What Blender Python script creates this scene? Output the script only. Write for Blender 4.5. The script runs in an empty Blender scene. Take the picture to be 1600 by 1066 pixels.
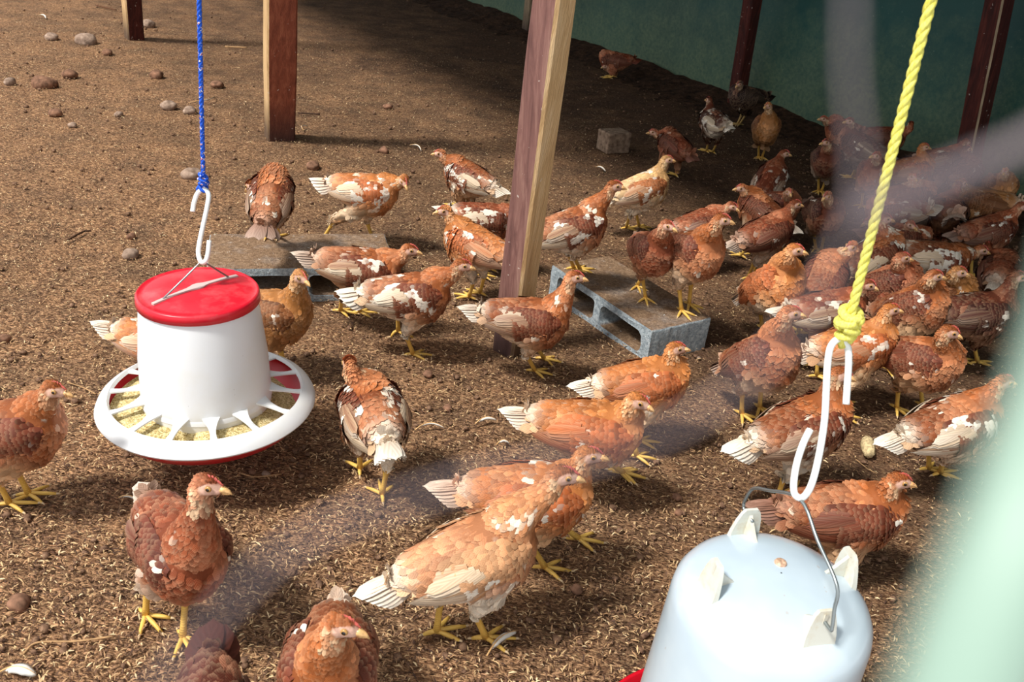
import bpy, bmesh, math, random
import numpy as np
from mathutils import Vector, Matrix

# ------------------------------------------------------------------ camera
SC = bpy.context.scene
COL = SC.collection
FPX, PITCH, ROLL, CAMH = 1450.0, math.radians(27.5), math.radians(6.0), 1.05
FW = np.array([0, math.cos(PITCH), -math.sin(PITCH)])
_r = np.array([1.0, 0, 0]); _u = np.cross(_r, FW)
RT = math.cos(ROLL) * _r + math.sin(ROLL) * _u
UP = -math.sin(ROLL) * _r + math.cos(ROLL) * _u
CAM = np.array([0, 0, CAMH])
cam = bpy.data.cameras.new('camera'); camo = bpy.data.objects.new('camera', cam); COL.objects.link(camo)
cam.sensor_width = 36; cam.lens = FPX * 36 / 1600; cam.clip_start = 0.004; cam.clip_end = 100
cam.dof.use_dof = True; cam.dof.focus_distance = 2.0; cam.dof.aperture_fstop = 16
camo.matrix_world = Matrix(((RT[0], UP[0], -FW[0], CAM[0]), (RT[1], UP[1], -FW[1], CAM[1]), (RT[2], UP[2], -FW[2], CAM[2]), (0, 0, 0, 1)))
SC.camera = camo

# ------------------------------------------------------------------ light
w = bpy.data.worlds.new('world'); SC.world = w; w.use_nodes = True
bg = w.node_tree.nodes['Background']; bg.inputs[0].default_value = (0.95, 0.97, 1.0, 1); bg.inputs[1].default_value = 0.88
sun = bpy.data.lights.new('sun', 'SUN'); sun.energy = 3.7; sun.angle = math.radians(9); sun.color = (1, .97, .92)
suno = bpy.data.objects.new('sun', sun); COL.objects.link(suno)
sd = Vector((0.55, 0.42, -1.0)).normalized()
suno.rotation_euler = sd.to_track_quat('-Z', 'Y').to_euler()
vs = SC.view_settings; vs.view_transform = 'Standard'; vs.look = 'None'; vs.gamma = 1; vs.exposure = 0.35; vs.use_curve_mapping = False

# ------------------------------------------------------------------ helpers
def ray(px, py):
    d = RT * (px - 800) / FPX + UP * (533 - py) / FPX + FW
    return d / np.linalg.norm(d)
def gp(px, py, z=0.0):
    d = ray(px, py); return CAM + d * ((z - CAMH) / d[2])
def at_depth(px, py, z):
    return CAM + (RT * (px - 800) / FPX + UP * (533 - py) / FPX + FW) * z
def project(P):
    d = np.asarray(P) - CAM; z = d @ FW
    return 800 + FPX * (d @ RT) / z, 533 - FPX * (d @ UP) / z, z
def near_on_ray(px, py, Q):
    d = ray(px, py); return CAM + d * ((np.asarray(Q) - CAM) @ d)
def lin(c):
    c = np.asarray(c, float) / 255.0
    return np.where(c <= .04045, c / 12.92, ((c + .055) / 1.055) ** 2.4)
def rgba(c): return (*[float(x) for x in lin(c)], 1.0)
def nrm(a):
    a = np.asarray(a, float); return a / np.maximum(np.linalg.norm(a, axis=-1, keepdims=True), 1e-9)
def _h(i, j, k, s):
    n = (i * 374761393 + j * 668265263 + k * 2147483647 + s * 974634777) & 0xffffffff
    n = ((n ^ (n >> 13)) * 1274126177) & 0xffffffff
    return ((n ^ (n >> 16)) & 0xffff) / 65535.0
def noise(P, s=0):
    P = np.asarray(P, float); f = np.floor(P).astype(np.int64); t = P - f; t = t * t * (3 - 2 * t)
    i, j, k = f[..., 0], f[..., 1], f[..., 2]; r = 0
    for a in (0, 1):
        for b in (0, 1):
            for c in (0, 1):
                wgt = (t[..., 0] if a else 1 - t[..., 0]) * (t[..., 1] if b else 1 - t[..., 1]) * (t[..., 2] if c else 1 - t[..., 2])
                r = r + wgt * _h(i + a, j + b, k + c, s)
    return r
def fbm(P, o=4, s=0):
    P = np.asarray(P, float); r = 0; a = .5; f = 1
    for q in range(o): r = r + a * noise(P * f, s + q * 7); a *= .5; f *= 2.03
    return r

def mk(name, V, F, mats, parent=None, col=None, uv=None, mi=None, smooth=True, obj=True):
    """V (n,3), F list of index arrays (m,4) and/or (m,3)"""
    if isinstance(F, np.ndarray): F = [F]
    F = [np.asarray(f, np.int32) for f in F if len(f)]
    me = bpy.data.meshes.new(name); V = np.asarray(V, np.float32)
    me.vertices.add(len(V)); me.vertices.foreach_set('co', V.ravel())
    tot = np.concatenate([np.full(len(f), f.shape[1], np.int32) for f in F]); li = np.concatenate([f.ravel() for f in F])
    me.loops.add(len(li)); me.loops.foreach_set('vertex_index', li)
    me.polygons.add(len(tot)); st = np.concatenate([[0], np.cumsum(tot)[:-1]]).astype(np.int32)
    me.polygons.foreach_set('loop_start', st); me.polygons.foreach_set('loop_total', tot)
    me.polygons.foreach_set('use_smooth', np.full(len(tot), smooth))
    if mi is not None: me.polygons.foreach_set('material_index', np.asarray(mi, np.int32))
    me.update(calc_edges=True)
    if uv is not None:
        l = me.uv_layers.new(name='UVMap'); l.data.foreach_set('uv', np.asarray(uv, np.float32)[li].ravel())
    if col is not None:
        c = np.ones((len(V), 4), np.float32); c[:, :3] = col
        a = me.color_attributes.new('Col', 'FLOAT_COLOR', 'POINT'); a.data.foreach_set('color', c.ravel())
    for m in (mats if isinstance(mats, (list, tuple)) else [mats]): me.materials.append(m)
    if not obj: return me
    o = bpy.data.objects.new(name, me); COL.objects.link(o)
    if parent: o.parent = parent
    return o

class MB:
    def __init__(s): s.V = []; s.Q = []; s.T = []; s.n = 0; s.qm = []; s.tm = []
    def add(s, V, Q=None, T=None, m=0):
        V = np.asarray(V, float).reshape(-1, 3); s.V.append(V)
        if Q is not None and len(Q): s.Q.append(np.asarray(Q) + s.n); s.qm += [m] * len(Q)
        if T is not None and len(T): s.T.append(np.asarray(T) + s.n); s.tm += [m] * len(T)
        s.n += len(V)
    def grid(s, G, closed=True, cap=True, m=0):
        G = np.asarray(G, float); a, b = G.shape[:2]; Q = []
        for i in range(a - 1):
            for j in range(b if closed else b - 1):
                k = (j + 1) % b; Q.append((i * b + j, i * b + k, (i + 1) * b + k, (i + 1) * b + j))
        V = G.reshape(-1, 3); T = []
        if cap:
            V = np.vstack([V, G[0].mean(0), G[-1].mean(0)]); n = a * b
            for j in range(b):
                k = (j + 1) % b; T.append((n, k, j)); T.append((n + 1, (a - 1) * b + j, (a - 1) * b + k))
        s.add(V, Q, T, m)
    def tube(s, pts, rad, n=10, m=0, squash=None, up=(0, 0, 1)):
        pts = np.asarray(pts, float); k = len(pts); rad = np.broadcast_to(np.asarray(rad, float), (k,))
        tg = nrm(np.gradient(pts, axis=0)); up = np.array(up, float)
        x = up - tg[0] * (up @ tg[0])
        if np.linalg.norm(x) < 1e-3: up = np.array([1., 0, 0]); x = up - tg[0] * (up @ tg[0])
        x = nrm(x); G = []; an = np.arange(n) * 2 * math.pi / n
        for i in range(k):
            x = nrm(x - tg[i] * (x @ tg[i])); y = np.cross(tg[i], x)
            G.append(pts[i] + rad[i] * (np.cos(an)[:, None] * x * (squash or 1) + np.sin(an)[:, None] * y))
        s.grid(G, m=m)
    def lathe(s, prof, n=48, m=0, axis=None, cap=False):
        an = np.arange(n) * 2 * math.pi / n
        s.grid([np.stack([r * np.cos(an), r * np.sin(an), np.full(n, z)], -1) for r, z in prof], cap=cap, m=m)
    def ball(s, c, r, ax=None, n=14, m=0):
        c = np.asarray(c, float); A = np.eye(3) if ax is None else np.asarray(ax, float); r = np.broadcast_to(np.asarray(r, float), (3,))
        th = np.linspace(.08, math.pi - .08, n); an = np.arange(n) * 2 * math.pi / n
        s.grid([c + (np.outer(np.sin(t) * np.cos(an) * r[0], A[0]) + np.outer(np.sin(t) * np.sin(an) * r[1], A[1]) + math.cos(t) * r[2] * A[2]) for t in th], m=m)
    def box(s, lo, hi, m=0, bev=0.0):
        bm = bmesh.new(); bmesh.ops.create_cube(bm, size=1); lo = np.array(lo, float); hi = np.array(hi, float)
        for v in bm.verts: v.co = Vector((lo + hi) / 2) + Vector([v.co[i] * (hi - lo)[i] for i in range(3)])
        if bev: bmesh.ops.bevel(bm, geom=bm.edges[:], offset=bev, segments=2, affect='EDGES', profile=.6)
        s.bm(bm, m)
    def bm(s, bm, m=0):
        bm.verts.index_update(); V = [v.co[:] for v in bm.verts]
        bmesh.ops.triangulate(bm, faces=[f for f in bm.faces if len(f.verts) > 4]); bm.verts.index_update()
        s.add(V, [[v.index for v in f.verts] for f in bm.faces if len(f.verts) == 4], [[v.index for v in f.verts] for f in bm.faces if len(f.verts) == 3], m); bm.free()
    def arrays(s):
        V = np.vstack(s.V); F = []
        if s.Q: F.append(np.vstack(s.Q))
        if s.T: F.append(np.vstack(s.T))
        return V, F, s.qm + s.tm
    def build(s, name, mats, parent=None, M=None, smooth=True, tag_=None, col=None):
        V, F, mi = s.arrays()
        if M is not None: V = V @ np.asarray(M)[:3, :3].T + np.asarray(M)[:3, 3]
        return mk(name, V, F, mats, parent, mi=mi, smooth=smooth, col=col)
def empty(name, loc, label=None, cat=None, group=None, rz=0.0):
    o = bpy.data.objects.new(name, None); COL.objects.link(o); o.location = [float(x) for x in loc]; o.rotation_euler = (0, 0, rz)
    o.empty_display_size = .05
    if label: tag(o, label, cat, group)
    return o
def tag(o, label, cat, group=None):
    o['label'] = label; o['category'] = cat
    if group: o['group'] = group
    return o
def autosmooth(o, ang=35):
    me = o.data; bm = bmesh.new(); bm.from_mesh(me)
    for e in bm.edges:
        if len(e.link_faces) == 2 and e.calc_face_angle(0) > math.radians(ang): e.smooth = False
    bm.to_mesh(me); bm.free(); return o
def bez(p0, p1, p2, p3, n):
    t = np.linspace(0, 1, n)[:, None]; p0, p1, p2, p3 = map(np.asarray, (p0, p1, p2, p3))
    return (1 - t) ** 3 * p0 + 3 * t * (1 - t) ** 2 * p1 + 3 * t * t * (1 - t) * p2 + t ** 3 * p3
def catmull(P, n=8):
    P = np.asarray(P, float); P = np.vstack([2 * P[0] - P[1], P, 2 * P[-1] - P[-2]]); out = []
    for i in range(1, len(P) - 2):
        for t in np.linspace(0, 1, n, endpoint=False):
            out.append(.5 * (2 * P[i] + (P[i + 1] - P[i - 1]) * t + (2 * P[i - 1] - 5 * P[i] + 4 * P[i + 1] - P[i + 2]) * t * t + (3 * P[i] - P[i - 1] - 3 * P[i + 1] + P[i + 2]) * t ** 3))
    out.append(P[-2]); return np.array(out)

# ------------------------------------------------------------------ materials
class NT:
    def __init__(s, name, rough=.6, spec=.4):
        s.m = bpy.data.materials.new(name); s.m.use_nodes = True; s.t = s.m.node_tree; s.b = s.t.nodes['Principled BSDF']
        s.b.inputs['Roughness'].default_value = rough; s.b.inputs['Specular IOR Level'].default_value = spec
    def n(s, kind, **kw):
        x = s.t.nodes.new('ShaderNode' + kind)
        for k, v in kw.items():
            if k.startswith('_'): setattr(x, k[1:], v)
            else: s.set(x.inputs[k.replace('__', ' ')] if not k.startswith('i') or not k[1:].isdigit() else x.inputs[int(k[1:])], v)
        return x
    def set(s, inp, v):
        if isinstance(v, bpy.types.NodeSocket): s.t.links.new(v, inp)
        else: inp.default_value = v
    def coord(s, kind='Object', scale=(1, 1, 1), rot=(0, 0, 0)):
        c = s.n('TexCoord'); mp = s.n('Mapping'); s.t.links.new(c.outputs[kind], mp.inputs[0]); mp.inputs['Scale'].default_value = scale; mp.inputs['Rotation'].default_value = rot
        return mp.outputs[0]
    def noise(s, vec, scale, detail=4, rough=.55, dist=0):
        x = s.n('TexNoise', Scale=scale, Detail=detail, Roughness=rough, Distortion=dist); s.t.links.new(vec, x.inputs['Vector']); return x.outputs['Fac']
    def ramp(s, fac, stops, interp='LINEAR'):
        x = s.n('ValToRGB'); s.t.links.new(fac, x.inputs[0]); e = x.color_ramp.elements; x.color_ramp.interpolation = interp
        while len(e) < len(stops): e.new(.5)
        for i, (p, c) in enumerate(stops): e[i].position = p; e[i].color = c if len(c) == 4 else rgba(c)
        return x.outputs[0]
    def mix(s, fac, a, b, mode='MIX'):
        x = s.t.nodes.new('ShaderNodeMix'); x.data_type = 'RGBA'; x.blend_type = mode
        s.set(x.inputs[0], fac); s.set(x.inputs[6], a); s.set(x.inputs[7], b); return x.outputs[2]
    def math(s, op, a, b=0.0, c=0.0):
        x = s.t.nodes.new('ShaderNodeMath'); x.operation = op
        s.set(x.inputs[0], a); s.set(x.inputs[1], b); s.set(x.inputs[2], c); return x.outputs[0]
    def base(s, c): s.set(s.b.inputs['Base Color'], c)
    def bump(s, h, strength=.5, dist=.005):
        x = s.n('Bump', Strength=strength, Distance=dist); s.t.links.new(h, x.inputs['Height']); s.t.links.new(x.outputs[0], s.b.inputs['Normal'])
def plain(name, c, rough=.5, spec=.4, metal=0.0, var=.0, scale=20):
    t = NT(name, rough, spec); t.b.inputs['Metallic'].default_value = metal
    if var:
        n = t.noise(t.coord(), scale); d = tuple(max(0, x * (1 - var)) for x in c); l = tuple(min(255, x * (1 + var * .5)) for x in c)
        t.base(t.ramp(n, [(.3, d), (.7, l)]))
    else: t.base(rgba(c))
    return t.m

def feather_mat():
    t = NT('feather', .6, .25); a = t.n('VertexColor', _layer_name='Col').outputs[0]
    uv = t.n('UVMap', _uv_map='UVMap').outputs[0]; sp = t.n('SeparateXYZ'); t.t.links.new(uv, sp.inputs[0])
    u, v = sp.outputs[0], sp.outputs[1]
    mp = t.n('Mapping'); t.t.links.new(uv, mp.inputs[0]); mp.inputs['Scale'].default_value = (1, 1, 1)
    # barbs run out and back from the shaft
    au = t.math('ABSOLUTE', t.math('SUBTRACT', u, .5))
    ph = t.math('SUBTRACT', t.math('MULTIPLY', v, 34.0), t.math('MULTIPLY', au, 26.0))
    barb = t.math('MULTIPLY_ADD', t.math('SINE', ph), .5, .5)
    c = t.mix(t.math('MULTIPLY', barb, .34), a, t.mix(1.0, a, (.45, .42, .4, 1), 'MULTIPLY'))
    fr = t.n('MapRange', Value=v, i1=.62, i2=1.0, i3=0.0, i4=.42).outputs[0]
    c = t.mix(fr, c, t.mix(.5, t.mix(1.0, a, (1.5, 1.45, 1.4, 1), 'MULTIPLY'), (.62, .42, .25, 1)))
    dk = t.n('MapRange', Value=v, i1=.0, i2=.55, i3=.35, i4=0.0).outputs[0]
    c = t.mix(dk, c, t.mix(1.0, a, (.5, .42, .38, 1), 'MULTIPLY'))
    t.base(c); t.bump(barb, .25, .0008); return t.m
M_FEATHER = feather_mat()
def skin_mat():
    t = NT('hen_skin', .7, .2); a = t.n('VertexColor', _layer_name='Col').outputs[0]; n = t.noise(t.coord(scale=(1, 1, 1)), 260, 3)
    t.base(t.mix(t.math('MULTIPLY', n, .5), a, t.mix(1.0, a, (.5, .42, .38, 1), 'MULTIPLY'))); t.bump(n, .5, .001); return t.m
M_SKIN = skin_mat()
def leg_mat():
    t = NT('leg_scale', .45, .4); w = t.n('TexWave', _wave_type='BANDS', _bands_direction='Z', Scale=70.0, Distortion=2.0, Detail=1.0); t.t.links.new(t.coord(), w.inputs[0])
    a = t.n('VertexColor', _layer_name='Col').outputs[0]
    t.base(t.mix(t.math('MULTIPLY', w.outputs[1], .35), a, t.mix(1.0, a, (.7, .55, .35, 1), 'MULTIPLY'))); t.bump(w.outputs[1], .3, .001); return t.m
M_LEG = leg_mat()
M_COMB = plain('comb_red', (196, 92, 80), .5, .4, var=.25, scale=300)
M_BEAK = plain('beak_horn', (226, 178, 118), .35, .5, var=.2, scale=150)
M_IRIS = plain('iris_amber', (176, 132, 72), .2, .6)
M_PUPIL = plain('pupil_black', (12, 10, 10), .1, .8)
# ------------------------------------------------------------------ hens
PAL = {  # body, neck, belly, wing
 'chest': ((136, 74, 42), (172, 98, 52), (204, 162, 122), (112, 56, 36)),
 'orange': ((186, 112, 60), (196, 122, 64), (224, 184, 140), (178, 98, 54)),
 'tan': ((190, 130, 92), (176, 108, 62), (242, 228, 206), (198, 146, 104)),
 'dark': ((92, 46, 32), (118, 62, 40), (138, 100, 74), (74, 38, 30)),
 'black': ((48, 28, 22), (60, 34, 26), (70, 50, 38), (40, 24, 20)),
 'gold': ((164, 108, 58), (176, 116, 60), (176, 126, 78), (120, 72, 38)),
 'pale': ((214, 178, 132), (206, 160, 104), (238, 222, 196), (160, 96, 56)),
 'rust': ((134, 66, 40), (156, 84, 52), (170, 118, 84), (104, 52, 36)),
}
def feathers(P, N, D, L, Wd, lift, K, rows=4, roll=0.0):
    """shingle feathers: roots P, surface normals N, growth directions D"""
    n = len(P); D = nrm(D - N * (D * N).sum(1, keepdims=True)); S = np.cross(N, D)
    t = np.array([0, .36, .72, .92, 1]) if rows == 5 else np.linspace(0, 1, rows) ** .8; wp = np.interp(t, [0, .3, .7, .84, .93, 1], [.55, .92, 1.0, .86, .60, .14]); uu = np.array([-1, 0, 1.])
    L = np.broadcast_to(L, (n,)); Wd = np.broadcast_to(Wd, (n,)); lift = np.broadcast_to(lift, (n,)); K = np.broadcast_to(K, (n,))
    T = t[None, :, None, None]; U = uu[None, None, :, None]; WP = wp[None, :, None, None]
    l_ = L[:, None, None, None]; w_ = Wd[:, None, None, None] * .5; li = lift[:, None, None, None]; k_ = K[:, None, None, None]
    Tt = T - .05 * np.abs(U) * (T > .9)
    h = -.0006 + li * T - k_ * (l_ * Tt) ** 2 * .5 - .22 * w_ * WP * np.abs(U)
    V = P[:, None, None, :] + D[:, None, None, :] * (l_ * Tt) + S[:, None, None, :] * (U * w_ * WP) + N[:, None, None, :] * h
    uv = np.broadcast_to(np.stack(np.broadcast_arrays(uu[None, :] * .5 + .5, t[:, None]), -1)[None], (n, rows, 3, 2))
    Q = []
    for i in range(rows - 1):
        for j in range(2): Q.append((i * 3 + j, i * 3 + j + 1, (i + 1) * 3 + j + 1, (i + 1) * 3 + j))
    Q = (np.array(Q)[None] + (np.arange(n) * rows * 3)[:, None, None]).reshape(-1, 4)
    return V.reshape(-1, 3), uv.reshape(-1, 2), Q
class Acc:
    def __init__(s): s.V = []; s.F = []; s.uv = []; s.c = []; s.mi = []; s.n = 0
    def add(s, V, F, uv, c, m=0):
        F = [F] if isinstance(F, np.ndarray) else F
        s.V.append(V); s.uv.append(uv if uv is not None else np.full((len(V), 2), .4)); s.c.append(np.broadcast_to(c, (len(V), 3)))
        for f in F: s.F.append((np.asarray(f) + s.n, m))
        s.n += len(V)
    def build(s, name, mats, parent):
        q = [f for f, m in s.F if f.shape[1] == 4]; qm = [np.full(len(f), m) for f, m in s.F if f.shape[1] == 4]
        t = [f for f, m in s.F if f.shape[1] == 3]; tm = [np.full(len(f), m) for f, m in s.F if f.shape[1] == 3]
        F = ([np.vstack(q)] if q else []) + ([np.vstack(t)] if t else [])
        return mk(name, np.vstack(s.V), F, mats, parent, col=np.vstack(s.c), uv=np.vstack(s.uv), mi=np.concatenate(qm + tm))
def rotY(a):  # nose up for positive a
    c, s = math.cos(a), math.sin(a); return np.array([[c, 0, -s], [0, 1, 0], [s, 0, c]])

def hen_plan(i, sp):
    """turn a row of the flock list into a pose in the hen's own frame"""
    g = dict(k='chest', w=.3, wt=.5, pitch=0.0, z=0.0, sit=0, s=.95, hd=None, hp=0.0, feet=None, tailp=12, head=None, fluff=0, legs=1, hz=None, seed=i, ww=None, lod=0)
    g.update(sp); g['s'] *= .86; s = g['s']; bz = .203 - g['sit']
    P0 = gp(g['c'][0], g['c'][1], g['z'] + bz * s); yaw = math.radians(g['h']); c, sn = math.cos(yaw), math.sin(yaw)
    Rw = np.array([[c, -sn, 0], [sn, c, 0], [0, 0, 1]])
    org = np.array([P0[0], P0[1], g['z']])
    loc = lambda Q: (np.asarray(Q) - org) @ Rw / s
    R = rotY(math.radians(g['pitch'])); cen = np.array([0, 0, bz])
    TF = lambda X: (np.asarray(X, float) - [0, 0, .188]) @ R.T + cen     # torso frame -> hen frame
    n0 = TF([.062, 0, .215])
    dh = n0 + (np.array([.050, 0, .138]) if g['hz'] is None else np.array(g['hz']))
    if g['head']:
        hq = loc(near_on_ray(g['head'][0], g['head'][1], org + (Rw @ dh) * s))
    else: hq = dh
    v = hq - n0; l = np.linalg.norm(v); v = v * (min(max(l, .075), .19) / l); H = n0 + v
    hd = math.radians((g['hd'] if g['hd'] is not None else g['h']) - g['h']); hp = math.radians(g['hp'])
    HD = np.array([math.cos(hd) * math.cos(hp), math.sin(hd) * math.cos(hp), math.sin(hp)])
    HS = nrm(np.cross([0, 0, 1.], HD)); HU = np.cross(HD, HS)
    feet = []
    for q, sy in enumerate((1, -1)):
        f = np.array([.012 * sy, .036 * sy, 0.0]); raise_ = 0.0
        if g['feet'] and q < len(g['feet']) and g['feet'][q]:
            fp = g['feet'][q]; raise_ = fp[2] if len(fp) > 2 else 0.0
            f = loc(gp(fp[0], fp[1], g['z'] + raise_ * s)); ctr = np.array([0, 0.0, f[2]])
            d = f - ctr; dl = np.linalg.norm(d[:2]); mx = .17
            if dl > mx: d[:2] *= mx / dl
            f = ctr + d
        feet.append((f, raise_))
    if g['feet'] and len(g['feet']) > 1 and feet[0][0][1] < feet[1][0][1]: feet = feet[::-1]
    g.update(org=org, yaw=yaw, R=R, TF=TF, n0=n0, H=H, HD=HD, HS=HS, HU=HU, ft=feet, bz=bz); return g

def hen_base(g):
    """closed primitives that a voxel remesh turns into one continuous skin"""
    b = MB(); TF = g['TF']; an = np.arange(20) * 2 * math.pi / 20
    st = [(-.142, .226, .010, .010), (-.125, .218, .030, .028), (-.098, .208, .047, .047), (-.06, .196, .056, .062), (-.02, .188, .063, .072), (.02, .186, .064, .074), (.055, .192, .057, .066), (.080, .204, .044, .050), (.095, .214, .026, .030)]
    b.grid([TF(np.stack([np.full(20, x), ry * np.cos(an), z + rz * np.sin(an) * np.where(np.sin(an) < 0, 1.04, .92)], -1)) for x, z, ry, rz in st])
    H, HD, HU = g['H'], g['HD'], g['HU']
    s0 = TF([.045, 0, .205]); d = H - s0; nb = H - HD * .008 - HU * .006
    L = np.linalg.norm(d); upv = TF([.045 + .5, 0, .205 + .75]) - s0
    neck = bez(s0, s0 + nrm(upv) * L * .42, nb - nrm(HU * .8 + np.array([0, 0, .5]) + HD * .1) * L * .30, nb, 12)
    b.tube(neck, np.interp(np.linspace(0, 1, 12), [0, .25, .5, .75, 1], [.048, .041, .0275, .0195, .0165]), 16)
    b.ball(H, (.0215, .0145, .0165), [HD, g['HS'], HU]); b.ball(H + HD * .012 - HU * .003, (.016, .010, .0115), [HD, g['HS'], HU])
    legs = []
    for (f, rs), sy in zip(g['ft'], (1, -1)):
        hip = TF([0.0, .034 * sy, .165]); ank = f + np.array([0, 0, .008])
        hk = ank * .62 + np.array([hip[0], hip[1], 0]) * .38 + np.array([-.022, 0, 0]); hk[2] = ank[2] + min(.072, max(.03, (hip[2] - ank[2]) * .5))
        if g['sit'] > .03: hk[2] = max(.02, hk[2] * .4)
        legs.append((hip, hk, ank, f))
        b.tube([hip + [0, 0, .015], hip * .65 + hk * .35 + [.008, 0, 0], hip * .3 + hk * .7, hk + (hip - hk) * .05], [.034, .030, .019, .009], 12)
    g['legs_'] = legs; g['neck'] = neck
    return b.arrays()

def hen_leg(acc, hip, hk, ank, f, yaw, rs, lc):
    def put(b): V, F, _ = b.arrays(); acc.add(V, F, None, lc * (0.85 + .3 * noise(V * 180, 3)[:, None]), 2)
    b = MB(); b.tube(np.vstack([hk + (hip - hk) * .22, hk + (hip - hk) * .08, hk, hk * .7 + ank * .3, hk * .3 + ank * .7, ank]), [.0075, .0088, .0082, .0058, .0058, .0072], 10); put(b)
    rl = .6 if rs > .015 else 0.0
    for a, l in ((0, .054), (42, .044), (-42, .044), (178, .024)):
        a = math.radians(a) + yaw; d = np.array([math.cos(a), math.sin(a), 0]); pts = []
        for t in (0, .25, .5, .75, 1.0):
            z = ank[2] + (-.001 + .003 * math.sin(t * math.pi)) - .0045 * min(1, t * 2.5) - rl * .03 * t * t
            pts.append(np.array([ank[0], ank[1], z]) + d * l * t * (1 - .3 * rl * t))
        b = MB(); b.tube(pts, [.0056, .0042, .0045, .0037, .0029], 8); put(b)
        b = MB(); e = pts[-1]; b.tube([e - d * .003, e + d * .004 + [0, 0, .0006], e + d * .010 - [0, 0, .0024]], [.003, .0023, .0006], 6)
        V, F, _ = b.arrays(); acc.add(V, F, None, lin((205, 178, 140)), 2)

WU = [0, .15, .5, .8, 1, 1.4]
def wing_pt(u, v, sy, off=0.0):
    hh = np.interp(u, WU, [.016, .038, .045, .034, .017, .010]); zc = np.interp(u, WU, [.205, .202, .203, .210, .217, .226]); a = np.interp(u, WU, [.047, .0615, .0675, .054, .031, .008])
    x = .080 - .20 * u; y = a - np.where(v > 0, .036, .014) * v * v * np.interp(u, [0, .5, 1], [.6, 1, .4]) + off
    return np.stack([x, sy * y, zc + v * hh], -1)

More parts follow.
